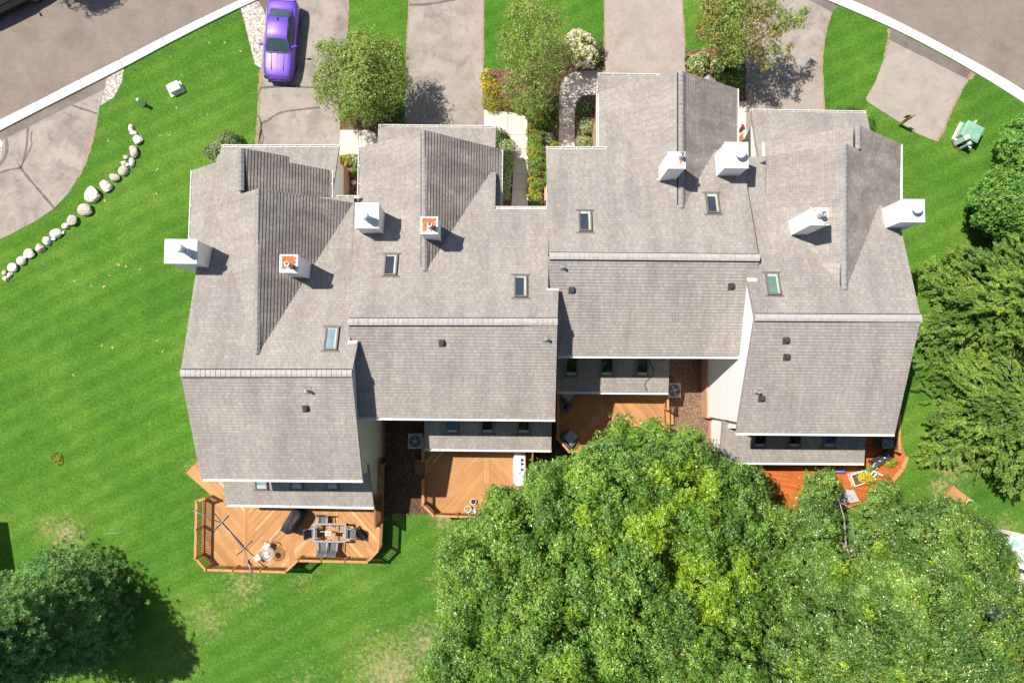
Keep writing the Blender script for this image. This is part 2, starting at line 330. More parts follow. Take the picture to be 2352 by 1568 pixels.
leaf_mat('hosta_leaf', [(0.0, (0.12, 0.19, 0.05)), (0.5, (0.26, 0.33, 0.11)), (1.0, (0.52, 0.55, 0.27))], 0.42, 0.5, 0.2)
leaf_mat('yellow_petal', [(0.0, (0.62, 0.36, 0.02)), (1.0, (0.80, 0.58, 0.03))], 0.6, 0.3, 0.25)
leaf_mat('white_petal', [(0.0, (0.60, 0.50, 0.36)), (1.0, (0.80, 0.76, 0.66))], 0.7, 0.2, 0.2)
leaf_mat('red_petal', [(0.0, (0.45, 0.03, 0.06)), (1.0, (0.60, 0.10, 0.14))], 0.6, 0.3, 0.25)
leaf_mat('dead_twig', [(0.0, (0.28, 0.22, 0.17)), (1.0, (0.46, 0.39, 0.32))], 0.9, 0.2, 0.0)

# ---------------------------------------------------------------- mesh building
ORIG = {}
class MB:
    def __init__(s): s.v = []; s.f = []; s.m = []; s.uv = []; s.smooth = []
    def add(s, verts, faces, mat=0, uvs=None, smooth=False):
        o = len(s.v); s.v.extend([tuple(p) for p in verts])
        for i, f in enumerate(faces):
            s.f.append([o + k for k in f]); s.m.append(mat); s.smooth.append(smooth)
            s.uv.append(uvs[i] if uvs else None)
        return s
    def box(s, c, size, rz=0, mat=0, rx=0, ry=0, taper=1.0, bev=0.0):
        M = Matrix.Rotation(rz, 3, 'Z') @ Matrix.Rotation(ry, 3, 'Y') @ Matrix.Rotation(rx, 3, 'X')
        hx, hy, hz = size[0] / 2, size[1] / 2, size[2] / 2
        if bev <= 0:
            vs_ = [(sx * hx * (taper if sz > 0 else 1), sy * hy * (taper if sz > 0 else 1), sz * hz) for sz in (-1, 1) for sx, sy in ((-1, -1), (1, -1), (1, 1), (-1, 1))]
            fs = [(3, 2, 1, 0), (4, 5, 6, 7), (0, 1, 5, 4), (1, 2, 6, 5), (2, 3, 7, 6), (3, 0, 4, 7)]
        else:
            b_ = min(bev, hx * .9, hy * .9, hz * .9); rings = []
            for z_, k in ((-hz, b_), (-hz + b_, 0), (hz - b_, 0), (hz, b_)):
                x_, y_ = hx - k, hy - k; c_ = b_ * .6
                rings.append([(-x_ + c_, -y_, z_), (x_ - c_, -y_, z_), (x_, -y_ + c_, z_), (x_, y_ - c_, z_), (x_ - c_, y_, z_), (-x_ + c_, y_, z_), (-x_, y_ - c_, z_), (-x_, -y_ + c_, z_)])
            vs_ = [p for r_ in rings for p in r_]; fs = [tuple(range(7, -1, -1)), tuple(range(24, 32))]
            for k in range(3):
                for i in range(8): fs.append((k * 8 + i, k * 8 + (i + 1) % 8, k * 8 + 8 + (i + 1) % 8, k * 8 + 8 + i))
            if taper != 1: vs_ = [(x * (taper if z > 0 else 1), y * (taper if z > 0 else 1), z) for x, y, z in vs_]
        vs_ = [tuple(M @ Vector(p) + Vector(c)) for p in vs_]
        return s.add(vs_, fs, mat)
    def bar(s, p, q, wd, ht, mat=0):
        p, q = Vector(p), Vector(q); d = (q - p)
        if d.length < 1e-6: return s
        d.normalize(); up = Vector((0, 0, 1))
        if abs(d.z) > 0.95: up = Vector((0, 1, 0))
        sx = d.cross(up).normalized(); sy = sx.cross(d).normalized()
        vs_ = [e + sx * (a * wd / 2) + sy * (b_ * ht / 2) for e in (p, q) for a, b_ in ((-1, -1), (1, -1), (1, 1), (-1, 1))]
        return s.add(vs_, [(3, 2, 1, 0), (4, 5, 6, 7), (0, 1, 5, 4), (1, 2, 6, 5), (2, 3, 7, 6), (3, 0, 4, 7)], mat)
    def tube(s, pts, rad, n=8, mat=0, cap=True, smooth=True):
        pts = [Vector(p) for p in pts]
        if not isinstance(rad, (list, tuple)): rad = [rad] * len(pts)
        rings = []
        for i, p in enumerate(pts):
            d = (pts[min(i + 1, len(pts) - 1)] - pts[max(i - 1, 0)])
            d = d.normalized() if d.length > 1e-9 else Vector((0, 0, 1))
            a = Vector((1, 0, 0)) if abs(d.x) < 0.8 else Vector((0, 1, 0))
            e1 = d.cross(a).normalized(); e2 = d.cross(e1)
            rings.append([p + (e1 * math.cos(2 * math.pi * k / n) + e2 * math.sin(2 * math.pi * k / n)) * rad[i] for k in range(n)])
        vs_ = [p for r_ in rings for p in r_]; fs = []
        for i in range(len(rings) - 1):
            for k in range(n): fs.append((i * n + k, i * n + (k + 1) % n, (i + 1) * n + (k + 1) % n, (i + 1) * n + k))
        s.add(vs_, fs, mat, smooth=smooth)
        if cap:
            o = len(s.v) - len(vs_)
            s.f.append([o + k for k in range(n - 1, -1, -1)]); s.m.append(mat); s.uv.append(None); s.smooth.append(False)
            s.f.append([o + (len(rings) - 1) * n + k for k in range(n)]); s.m.append(mat); s.uv.append(None); s.smooth.append(False)
        return s
    def lathe(s, c, prof, n=16, mat=0, smooth=True):
        vs_ = [(c[0] + r_ * math.cos(2 * math.pi * k / n), c[1] + r_ * math.sin(2 * math.pi * k / n), c[2] + z_) for r_, z_ in prof for k in range(n)]
        fs = [(i * n + k, i * n + (k + 1) % n, (i + 1) * n + (k + 1) % n, (i + 1) * n + k) for i in range(len(prof) - 1) for k in range(n)]
        return s.add(vs_, fs, mat, smooth=smooth)
    def prism(s, poly, z0, z1, mat=0, side=None):
        n = len(poly)
        ar = sum(poly[i][0] * poly[(i + 1) % n][1] - poly[(i + 1) % n][0] * poly[i][1] for i in range(n))
        if ar < 0: poly = poly[::-1]
        vs_ = [(x, y, z0) for x, y in poly] + [(x, y, z1) for x, y in poly]
        s.add(vs_, [tuple(range(n, 2 * n))], mat)
        o = len(s.v) - 2 * n
        for i in range(n):
            j = (i + 1) % n
            s.f.append([o + i, o + j, o + n + j, o + n + i]); s.m.append(mat if side is None else side); s.uv.append(None); s.smooth.append(False)
        return s
    def sheet(s, poly, z, mat=0):
        n = len(poly)
        ar = sum(poly[i][0] * poly[(i + 1) % n][1] - poly[(i + 1) % n][0] * poly[i][1] for i in range(n))
        if ar < 0: poly = poly[::-1]
        return s.add([(x, y, z) for x, y in poly], [tuple(range(n))], mat)
    def ribbon(s, pts, wd, z, mat=0, jit=0.0):
        pts = [Vector((p[0], p[1], 0)) for p in pts]; L = []; Rr = []
        for i, p in enumerate(pts):
            d = (pts[min(i + 1, len(pts) - 1)] - pts[max(i - 1, 0)]).normalized(); nn = Vector((-d.y, d.x, 0))
            k = wd / 2 * (1 + (rnd.uniform(-jit, jit) if jit else 0))
            L.append((*(p + nn * k).xy, z)); Rr.append((*(p - nn * k).xy, z))
        n = len(pts)
        return s.add(L + Rr, [(n + i, n + i + 1, i + 1, i) for i in range(n - 1)], mat)
    def obj(s, name, mats, parent=None, origin=None):
        if isinstance(mats, str): mats = [mats]
        v = np.array(s.v, dtype=np.float64).reshape(-1, 3)
        if parent is not None: og = ORIG[parent.name]
        elif origin is not None: og = np.array(origin, dtype=float)
        else: og = np.array([(v[:, 0].min() + v[:, 0].max()) / 2, (v[:, 1].min() + v[:, 1].max()) / 2, v[:, 2].min()])
        me = bpy.data.meshes.new(name)
        me.from_pydata((v - og).tolist(), [], s.f)
        for mt in mats: me.materials.append(MATS[mt])
        me.polygons.foreach_set('material_index', np.array(s.m, dtype=np.int32))
        me.polygons.foreach_set('use_smooth', np.array(s.smooth, dtype=bool))
        if any(u is not None for u in s.uv):
            ul = me.uv_layers.new(name='UVMap'); fl = []
            for f, u in zip(s.f, s.uv): fl.extend(u if u is not None else [(0, 0)] * len(f))
            ul.data.foreach_set('uv', np.array(fl, dtype=np.float32).ravel())
        me.update()
        o = bpy.data.objects.new(name, me); COL.objects.link(o)
        ORIG[o.name] = og
        if parent is not None: o.parent = parent
        else: o.location = og
        return o

def tag(o, label, cat, group=None):
    o['label'] = label; o['category'] = cat
    if group: o['group'] = group
    return o
def struct(o, kind='structure'): o['kind'] = kind; return o
def thing(name, loc, label, cat, group=None):
    o = bpy.data.objects.new(name, None); COL.objects.link(o)
    o.empty_display_size = 0.3; o.location = loc; ORIG[o.name] = np.array(loc, dtype=float)
    return tag(o, label, cat, group)
def dup(root, loc, rz=0.0, scale=1.0, label=None, group=None):
    r = root.copy(); COL.objects.link(r); r.location = loc; r.rotation_euler = (0, 0, rz); r.scale = (scale,) * 3
    if label: r['label'] = label
    if group: r['group'] = group
    for ch in list(root.children):
        c = ch.copy(); COL.objects.link(c); c.parent = r
        for g in list(ch.children):
            d = g.copy(); COL.objects.link(d); d.parent = c
    return r
# ---------------------------------------------------------------- roofs
def vv(pt, pl):
    a, b, c = pl; g = math.hypot(b, c); dx, dy = -b / g, -c / g
    return (pt[0] * -dy + pt[1] * dx, -(pt[0] * dx + pt[1] * dy) * math.sqrt(1 + g * g))
def clip_half(poly, val, lim, keep_greater):
    out = []; n = len(poly)
    for i in range(n):
        p, q = poly[i], poly[(i + 1) % n]; a, b = val(p) - lim, val(q) - lim
        if not keep_greater: a, b = -a, -b
        if a >= 0: out.append(p)
        if (a > 0 and b < 0) or (a < 0 and b > 0):
            t = a / (a - b); out.append(tuple(p[k] + (q[k] - p[k]) * t for k in range(3)))
    return out
def slab(mb, pts, pl, thick=0.17, tooth=0.024, vref=None, mi=0):
    """roof plane laid with real stepped shingle courses; pts are 3-D corners on plane pl"""
    a, b, c = pl; g = math.hypot(b, c); nn = math.sqrt(1 + g * g); N = (-b / nn, -c / nn, 1 / nn)
    n = len(pts); ar = sum(pts[i][0] * pts[(i + 1) % n][1] - pts[(i + 1) % n][0] * pts[i][1] for i in range(n))
    if ar < 0: pts = pts[::-1]
    val = lambda p: vv(p, pl)[1]
    vs_ = [val(p) for p in pts]; v0 = min(vs_) if vref is None else vref; k = int(math.floor((min(vs_) - v0) / EXPO))
    up = lambda p, h: (p[0] + N[0] * h, p[1] + N[1] * h, p[2] + N[2] * h)
    while v0 + k * EXPO < max(vs_) - 1e-6:
        lo, hi = v0 + k * EXPO, v0 + (k + 1) * EXPO
        q = clip_half(clip_half(pts, val, lo, True), val, hi, False)
        if len(q) >= 3:
            hh = [tooth * (1 - (val(p) - lo) / EXPO) + 0.004 for p in q]
            mb.add([up(p, h) for p, h in zip(q, hh)], [tuple(range(len(q)))], mi, uvs=[[(vv(p, pl)[0], vv(p, pl)[1] - v0) for p in q]])
            for i in range(len(q)):
                p, r_ = q[i], q[(i + 1) % len(q)]
                if abs(val(p) - lo) < 1e-5 and abs(val(r_) - lo) < 1e-5:
                    mb.add([up(p, 0), up(r_, 0), up(r_, tooth + .004), up(p, tooth + .004)], [(0, 1, 2, 3)], mi,
                           uvs=[[(vv(p, pl)[0], lo - v0 + .01)] * 2 + [(vv(r_, pl)[0], lo - v0 + .01)] * 2])
        k += 1
    low = [(p[0], p[1], p[2] - thick) for p in pts]; top = [up(p, 0.003) for p in pts]; n = len(pts)
    mb.add(low + top, [tuple(range(n - 1, -1, -1))] + [(i, (i + 1) % n, n + (i + 1) % n, n + i) for i in range(n)], 1)
def ridge_cap(mb, p, q, gl, gr, wl=0.16):
    """bent cap shingles along a ridge, lapped every 0.2 m over a dark vent strip; gl / gr: slopes on the left / right of p->q"""
    p, q = Vector(p), Vector(q); d = q - p; L = d.length; d.normalize(); n_ = Vector((-d.y, d.x, 0)).normalized()
    k = max(1, int(L / 0.24)); st = L / k; U = Vector((0, 0, 1)); w2 = wl + .05
    a, b = p + d * .03, q - d * .03
    V = [a + n_ * w2 - U * (gl * w2 - .045), a + U * .05, a - n_ * w2 - U * (gr * w2 - .045), b + n_ * w2 - U * (gl * w2 - .045), b + U * .05, b - n_ * w2 - U * (gr * w2 - .045)]
    V += [V[0] - U * .06, V[2] - U * .06, V[3] - U * .06, V[5] - U * .06]
    mb.add(V, [(0, 3, 4, 1), (1, 4, 5, 2), (6, 8, 3, 0), (2, 5, 9, 7)], 1)
    for i in range(k):
        r = rnd.uniform(-.006, .006)
        a, b = p + d * (i * st - .012), p + d * ((i + 1) * st); ha, hb = 0.125 + r, 0.105 + r
        pr = [(wl, -gl * wl), (0.04, -gl * .025), (-0.04, -gr * .025), (-wl, -gr * wl)]
        A = [a + n_ * x + U * (ha + z) for x, z in pr]; B = [b + n_ * x + U * (hb + z) for x, z in pr]
        lowA = [A[0] - U * .035, A[3] - U * .035]; lowB = [B[0] - U * .03, B[3] - U * .03]
        mb.add(A + B + lowA + lowB, [(0, 4, 5, 1), (1, 5, 6, 2), (2, 6, 7, 3), (8, 10, 4, 0), (3, 7, 11, 9), (1, 2, 3, 9, 8, 0), (10, 11, 7, 6, 5, 4)], 0)
def gutter(mb, p, q, out, w_=0.125):
    """open K-gutter: back, floor, lip and cross hangers"""
    p, q, o = Vector(p), Vector(q), Vector((out[0], out[1], 0)).normalized(); up = Vector((0, 0, 1))
    a, b = p + o * 0.012 - up * 0.03, q + o * 0.012 - up * 0.03
    mb.bar(a - up * .06, b - up * .06, .01, .13)
    mb.bar(a + o * w_ / 2 - up * .12, b + o * w_ / 2 - up * .12, w_, .012)
    mb.bar(a + o * w_ - up * .055, b + o * w_ - up * .055, .026, .14)
    L = (b - a).length; n_ = max(2, int(L / 0.8))
    for i in range(n_ + 1):
        c = a + (b - a) * ((i + (.12 if i == 0 else -.12 if i == n_ else 0)) / n_)
        mb.bar(c - up * .004, c + o * w_ - up * .004, .035, .012)
    for e in (a, b): mb.bar(e - up * .06, e + o * w_ - up * .06, .012, .13)

p_ = 0.345
_r1 = P(612, 857, 9.2)
N1 = (9.2 + p_ * _r1[1], 0, -p_); N2 = (N1[0] + 0.50, 0, -p_); NM = (N2[0] + 0.80, 0, -p_)
def south(r): return (r[2] - p_ * r[1], 0, p_)
r1 = _r1; r2 = PP(1040, 739, N2); r3 = PP(1500, 589, NM)
N4 = (NM[0] - 0.38, 0, -p_); r4 = PP(1925, 731, N4)
def gable(px_s, py_s, base, vw, ve):
    """ridge running away from the eye: returns its z and the west / east planes, pitched so that the valleys pass vw / ve"""
    e = PP(px_s, py_s, base); gs = []
    for v in (vw, ve):
        if isinstance(v, float): gs.append(v); continue
        q = PP(*v, base); gs.append((e[2] - q[2]) / abs(q[0] - e[0]))
    return e[2], (e[2] - gs[0] * e[0], gs[0], 0), (e[2] + gs[1] * e[0], -gs[1], 0)
zA, WA, EA = gable(590, 816, N1, 0.80, (812, 464))
eB = PP(554, 388, WA); EB = (eB[2] + EA[1] * -1 * eB[0], EA[1], 0)
zC, WC, EC = gable(975, 624, N2, 0.62, 0.62)
zD, WD, ED = gable(1565, 480, NM, (1443, 317), (1645, 335))
zF, WF, EF = gable(1940, 668, N4, (1834, 542), 0.62)
eG = PP(1971, 316, EF); WG = (eG[2] - WF[1] * eG[0], WF[1], 0)
print('pitch', WA[1], EA[1], WC[1], EC[1], WD[1], ED[1], WF[1], EF[1], 'ridges', r1[2], r2[2], r3[2], zA, zC, zD, zF)
def lean(px, py, z, s, north=True):
    e = P(px, py, z); return (z + s * e[1], 0, -s) if north else (z - s * e[1], 0, s)
G1 = lean(640, 338, 3.3, 0.42); G2 = lean(1000, 292, 3.3, 0.42); G3 = lean(1440, 174, 3.2, 0.36); G4 = lean(1860, 258, 3.3, 0.42)
L1 = lean(690, 1161, 2.9, p_, False); L2 = lean(1120, 1031, 2.9, p_, False); L3 = lean(1410, 899, 2.9, p_, False); L4 = lean(1820, 1061, 2.9, p_, False)

UNITS = {}
def inside(x, y, poly):
    c = False; n = len(poly)
    for i in range(n):
        x1, y1 = poly[i][:2]; x2, y2 = poly[(i + 1) % n][:2]
        if (y1 > y) != (y2 > y) and x < (x2 - x1) * (y - y1) / (y2 - y1) + x1: c = not c
    return c
def height(u, x, y):
    hs = [pl[0] + pl[1] * x + pl[2] * y for pts, pl in UNITS[u] if inside(x, y, pts)]
    return max(hs) if hs else None

def house(u, label, roofs):
    """roofs: list of (part name, [(px polygon, plane), ...])"""
    allp = [PP(x, y, pl) for _, ps in roofs for poly, pl in ps for x, y in poly]
    cx = (min(p[0] for p in allp) + max(p[0] for p in allp)) / 2; cy = (min(p[1] for p in allp) + max(p[1] for p in allp)) / 2
    root = thing('townhouse', (cx, cy, 0), label, 'house', 'joined townhouses with grey shingle roofs')
    UNITS[u] = []; parts = {}
    for nm, ps in roofs:
        mb = MB()
        for poly, pl in ps:
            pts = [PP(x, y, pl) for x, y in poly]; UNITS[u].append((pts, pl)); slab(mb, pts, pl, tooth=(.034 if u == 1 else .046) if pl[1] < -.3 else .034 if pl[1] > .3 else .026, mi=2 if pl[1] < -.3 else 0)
        parts[nm] = mb.obj(nm, ['shingle', 'fascia', 'shingle_shaded_stained'], root)
    return root, parts
def walls(u, root, rects, brick=()):
    for ri, (x0, x1, y0, y1, *own) in enumerate(rects):
        mb = MB(); cs = [(x0, y0), (x1, y0), (x1, y1), (x0, y1)]; loop = []
        for i in range(4):
            a, b = cs[i], cs[(i + 1) % 4]; L = math.dist(a, b); n = max(1, int(L / 0.25)); last = 2.8
            for k in range(n):
                t = k / n; x, y = a[0] + (b[0] - a[0]) * t, a[1] + (b[1] - a[1]) * t
                h = own[0][0] + own[0][1] * x + own[0][2] * y if own else height(u, x, y); h = (h - 0.16) if h is not None else last; last = h; loop.append((x, y, h))
        n = len(loop)
        mb.add([(p[0], p[1], 0) for p in loop] + loop, [(i, (i + 1) % n, n + (i + 1) % n, n + i) for i in range(n)])
        wo = mb.obj('wall', 'siding', root)
        if ri in dict(brick):
            h = dict(brick)[ri]; o = .09; bk = MB()
            q = [(x0 - o, y0 - o), (x1 + o, y0 - o), (x1 + o, y1 + o), (x0 - o, y1 + o)]; r_ = [(x0 + .01, y0 + .01), (x1 - .01, y0 + .01), (x1 - .01, y1 - .01), (x0 + .01, y1 - .01)]
            V = [(*p, 0) for p in q] + [(*p, h) for p in q] + [(*p, h + .03) for p in r_]
            bk.add(V, [(i, (i + 1) % 4, 4 + (i + 1) % 4, 4 + i) for i in range(4)] + [(4 + i, 4 + (i + 1) % 4, 8 + (i + 1) % 4, 8 + i) for i in range(4)])
            bk.obj('brick_base', 'brick', wo)
def gutters(root, runs):
    for poly, pl in runs:
        (x0, y0), (x1, y1) = poly; mb = MB(); g = math.hypot(pl[1], pl[2])
        gutter(mb, PP(x0, y0, pl), PP(x1, y1, pl), (-pl[1] / g, -pl[2] / g)); mb.obj('gutter', 'white_trim', root)
def flash(root, px, pl):
    mb = MB(); pts = [PP(x, y, pl) for x, y in px]; mb.add([(p[0], p[1], p[2] + .05) for p in pts], [(0, 1, 2, 3)]); mb.add([(p[0], p[1], p[2] + .02) for p in pts], [(3, 2, 1, 0)])
    mb.obj('flashing', 'pink_flashing', root)

def chimney(root, px, zt, zb, big, cap, fl, flue_h, flue_r):
    """px: cap rectangle in the photo; zt: height of the cap; zb: foot of the chase; fl: flue position within the cap (0..1)"""
    x0, y0, x1, y1 = px; a, b = P(x0, y0, zt), P(x1, y1, zt); c = P(x1, y0, zt)
    X0, X1, Y1, Y0 = a[0], b[0], (a[1] + c[1]) / 2, b[1]
    cx, cy, w_, d_ = (X0 + X1) / 2, (Y0 + Y1) / 2, X1 - X0, Y1 - Y0
    mb = MB(); mb.box((cx, cy, (zb + zt) / 2 - .04), (w_ - .12, d_ - .12, zt - zb - .08))
    for sx in (-1, 1):
        for sy in (-1, 1): mb.box((cx + sx * (w_ / 2 - .09), cy + sy * (d_ / 2 - .09), (zb + zt) / 2 - .05), (.10, .10, zt - zb - .1))
    mb.box((cx, cy, zt - .24), (w_ - .06, d_ - .06, .26))
    ch = mb.obj('chimney', 'siding', root)
    cm = MB(); cm.box((cx, cy, zt - .05), (w_, d_, .10), bev=.02); cm.box((cx, cy, zt + .005), (w_ - .10, d_ - .10, .03), taper=.8)
    if cap == 'cap_rusty':
        rr = random.Random(int(cx * 10)); n = 36; V = []
        for k in range(n):
            a_ = 2 * math.pi * k / n; q_ = 1 / max(abs(math.cos(a_)), abs(math.sin(a_))); q_ *= .40 * rr.uniform(.80, 1.04); V.append((cx + q_ * math.cos(a_) * w_, cy + .03 + q_ * math.sin(a_) * d_, zt + .024))
        V2 = [(cx + .3 * (p[0] - cx), cy + .3 * (p[1] - cy) - .06, zt + .024) for p in V]
        cm.add(V + V2, [(i, (i + 1) % n, n + (i + 1) % n, n + i) for i in range(n) if not 24 < i < 28], 1)
    cm.obj('chimney_cap', ['cap_spotted' if cap == 'cap_rusty' else cap, 'rust'], ch)
    fx, fy = X0 + w_ * fl[0], Y1 - d_ * fl[1]; fm = MB(); r = flue_r
    if big:
        fm.lathe((fx, fy, zt), [(r * 1.45, .0), (r * 1.35, .05), (r * .8, .07), (r * .8, flue_h * .55), (r * 1.0, flue_h * .56), (r * 1.0, flue_h * .62), (r * .72, flue_h * .64), (r * .72, flue_h * .78), (r * 1.12, flue_h * .80), (r * 1.12, flue_h * .92), (r * 1.0, flue_h), (0.001, flue_h + .02)], 20)
    else:
        fm.lathe((fx, fy, zt), [(r * 1.9, .0), (r * 1.2, .08), (r, .10), (r, flue_h - .08), (r * 1.5, flue_h - .07), (r * 1.5, flue_h), (r * .7, flue_h), (r * .6, flue_h - .2), (.001, flue_h - .2)], 16)
    if big: fm.lathe((fx, fy, zt), [(r * .81, flue_h * .30), (r * .84, flue_h * .31), (r * .84, flue_h * .54), (r * .81, flue_h * .55)], 20, mat=1); fm.lathe((fx, fy, zt), [(r * .74, flue_h * .65), (r * .74, flue_h * .79)], 20, mat=1)
    fm.obj('flue', ['white_metal' if big else 'galvanized', 'dark_metal'], ch)
def skylight(root, px, pl, glass, w_=0.66, l_=1.22, north=True, blind=0.0):
    c = PP(*px, pl); sl = pl[2]; nn = math.sqrt(1 + sl * sl); U = Vector((1, 0, 0)); V = Vector((0, 1, sl)) / nn; N = U.cross(V)
    c = Vector(c); q = lambda x, y, h: c + U * x + V * y + N * h
    mb = MB(); fw = .075
    def bx(x0, x1, y0, y1, h0, h1):
        vs_ = [q(x, y, h) for h in (h0, h1) for x, y in ((x0, y0), (x1, y0), (x1, y1), (x0, y1))]
        mb.add(vs_, [(3, 2, 1, 0), (4, 5, 6, 7), (0, 1, 5, 4), (1, 2, 6, 5), (2, 3, 7, 6), (3, 0, 4, 7)])
    X, Y = w_ / 2, l_ / 2
    bx(-X, -X + fw, -Y, Y, -.1, .13); bx(X - fw, X, -Y, Y, -.1, .13); bx(-X + fw, X - fw, -Y, -Y + fw, -.1, .128); bx(-X + fw, X - fw, Y - fw, Y, -.1, .128)
    s = 1 if not north else -1                                   # uphill flashing apron and downhill lip
    bx(-X - .14, X + .14, Y if north is False else -Y - .09, (Y + .09) if north is False else -Y, .0, .035)
    bx(-X - .14, X + .14, -Y - .10, -Y, .0, .034) if not north else bx(-X - .14, X + .14, Y, Y + .10, .0, .034)
    o = mb.obj('skylight', 'skylight_frame', root)
    g = MB(); e = fw - .005
    g.add([q(-X + e, -Y + e, .085), q(X - e, -Y + e, .085), q(X - e, Y - e, .085), q(-X + e, Y - e, .085)], [(0, 1, 2, 3)]); g.obj('glass_pane', glass, o)
    if blind:
        g = MB(); y0, y1 = (Y - e - blind, Y - e) if north else (-Y + e, -Y + e + blind)
        g.add([q(-X + e, y0, .092), q(X - e, y0, .092), q(X - e, y1, .092), q(-X + e, y1, .092)], [(0, 1, 2, 3)])
        g.add([q(X - e - .10, -Y + e, .091), q(X - e, -Y + e, .091), q(X - e, Y - e, .091), q(X - e - .10, Y - e, .091)], [(0, 1, 2, 3)]) if north else None
        g.obj('shaft_lining', 'blind_pale', o)
def vent_box(root, px, pl):
    c = PP(*px, pl); mb = MB(); mb.box((c[0] - .05, c[1] - .03, c[2] + .02), (.30, .36, .03), rx=math.atan(pl[2])); mb.box((c[0], c[1], c[2] + .11), (.21, .27, .18), rx=math.atan(pl[2]), taper=.85, bev=.03); mb.obj('roof_vent', 'brown_vent', root)
def vent_pipe(root, px, pl):
    c = PP(*px, pl); mb = MB()
    mb.lathe((c[0], c[1], c[2] - .03), [(.15, .0), (.13, .06), (.055, .10), (.055, .40), (.075, .40), (.075, .46), (.04, .46), (.035, .35), (.001, .35)], 12)
    mb.box((c[0], c[1], c[2] + .015), (.40, .40, .02), rx=math.atan(pl[2])); mb.obj('vent_pipe', 'galvanized', root)
def ridge(part, a, b, pl, gl, gr, wl=.155):
    mb = MB(); ridge_cap(mb, PP(*a, pl), PP(*b, pl), gl, gr, wl); mb.obj('ridge_cap', ['ridge_shingle' if wl > .16 else 'ridge_shingle_dark', 'black_rubber'], part)
def door(root, x0, x1, y, z1):
    mb = MB(); mb.box(((x0 + x1) / 2, y, z1 / 2), (x1 - x0, .06, z1))
    for k in range(4): mb.box(((x0 + x1) / 2, y + .03, z1 * (k + .5) / 4), (x1 - x0 - .3, .05, z1 / 4 - .16), bev=.02)
    mb.obj('garage_door', 'white_trim', root)
def window(root, x, y, z, w_, h_, ny=-1):
    mb = MB(); t = .07
    for sx in (-1, 1): mb.box((x + sx * (w_ / 2), y, z), (t, .09, h_ + t))
    for sz in (-1, 1): mb.box((x, y, z + sz * h_ / 2), (w_ - t, .088, t))
    mb.box((x, y, z), (t * .7, .07, h_ - t))
    o = mb.obj('window', 'white_trim', root); g = MB(); g.box((x, y, z), (w_ - t, .03, h_ - t)); g.obj('glass_pane', 'glass_dark', o)

# ---- far left house
h1, q1 = house(1, 'leftmost grey-roofed townhouse beside the wide lawn, a chimney on its outer wall', [
    ('roof', [([(415, 857), (808, 857), (822, 786), (804, 786), (813, 454), (476, 454)], N1), ([(415, 857), (808, 857), (833, 1101), (462, 1098)], south(r1))]),
    ('gable_roof', [([(590, 820), (594, 433), (553, 446), (553, 340), (502, 356), (497, 373), (444, 391), (438, 560), (474, 650)], WA),
                    ([(590, 820), (594, 433), (813, 466), (813, 520)], EA), ([(554, 340), (662, 359), (662, 373), (758, 391), (758, 458), (610, 474), (554, 455)], EB)]),
    ('garage_roof', [([(508, 338), (779, 338), (764, 440), (497, 430)], G1)]),
    ('rear_roof', [([(519, 1157), (859, 1163), (846, 1064), (507, 1060)], L1)])])
S1 = south(r1)
a = PP(462, 1098, S1); b = PP(833, 1101, S1); xw, xe, ys = a[0] + .35, b[0] - .35, a[1] + .45
yA = PP(594, 433, WA)[1]; yB = min(PP(554, 340, WA)[1], PP(444, 391, WA)[1], PP(758, 391, EB)[1]); xwing = PP(444, 391, WA)[0]; yg = P(640, 338, 3.4)[1]; xge = PP(779, 338, G1)[0]; xgw = PP(508, 338, G1)[0]
yl = P(690, 1161, 2.9)[1]; xlw = PP(519, 1157, L1)[0]; xle = PP(859, 1163, L1)[0]; ywS = PP(438, 555, WA)[1]
walls(1, h1, [(xw, xe, ys, PP(820, 788, N1)[1] - .1), (xwing + .35, PP(758, 391, EB)[0] - .3, ywS + .2, yB - .3), (xgw + .3, xge - .25, yB - 1.5, yg - .45, G1), (xlw + .3, xle - .25, yl + .4, ys + 1)], ((0, 0.9), (2, 1.1), (1, .9), (3, .5)))
door(h1, xgw + .9, xge - 1.2, yg - .44, 2.15); window(h1, -13.5, ys - .03, 5.6, 1.6, 1.2); window(h1, -10.2, ys - .03, 5.6, 1.6, 1.2); window(h1, -12.0, yl + .37, 1.35, 3.2, 1.9)
ridge(q1['roof'], (808, 857), (415, 857), N1, p_, p_, .17); ridge(q1['gable_roof'], (590, 812), (594.5, 434), WA, WA[1], -EA[1]); ridge(q1['gable_roof'], (554, 438), (554, 341), WA, WA[1], -EB[1])
gutters(h1, [([(462, 1098), (833, 1101)], S1), ([(444, 391), (438, 552)], WA), ([(758, 391), (758, 454)], EB), ([(508, 338), (779, 338)], G1), ([(519, 1157), (859, 1163)], L1), ([(772, 455), (824, 455)], N1)])
flash(h1, [(799, 782), (822, 782), (820, 789), (797, 790)], N1)
chimney(h1, (378, 549, 452, 606), 8.8, 0, True, 'cap_clean', (.66, .48), .9, .20)
chimney(h1, (642, 584, 684, 627), 9.65, 6, False, 'cap_rusty', (.62, .62), .62, .095)
skylight(h1, (762, 778), N1, 'glass_sky', blind=.06)
for x in (600, 681, 763): skylight(h1, (x, 1100), L1, 'glass_sky', north=False, blind=.22, w_=.70)
vent_pipe(h1, (708, 897), S1); vent_box(h1, (704, 937), S1)

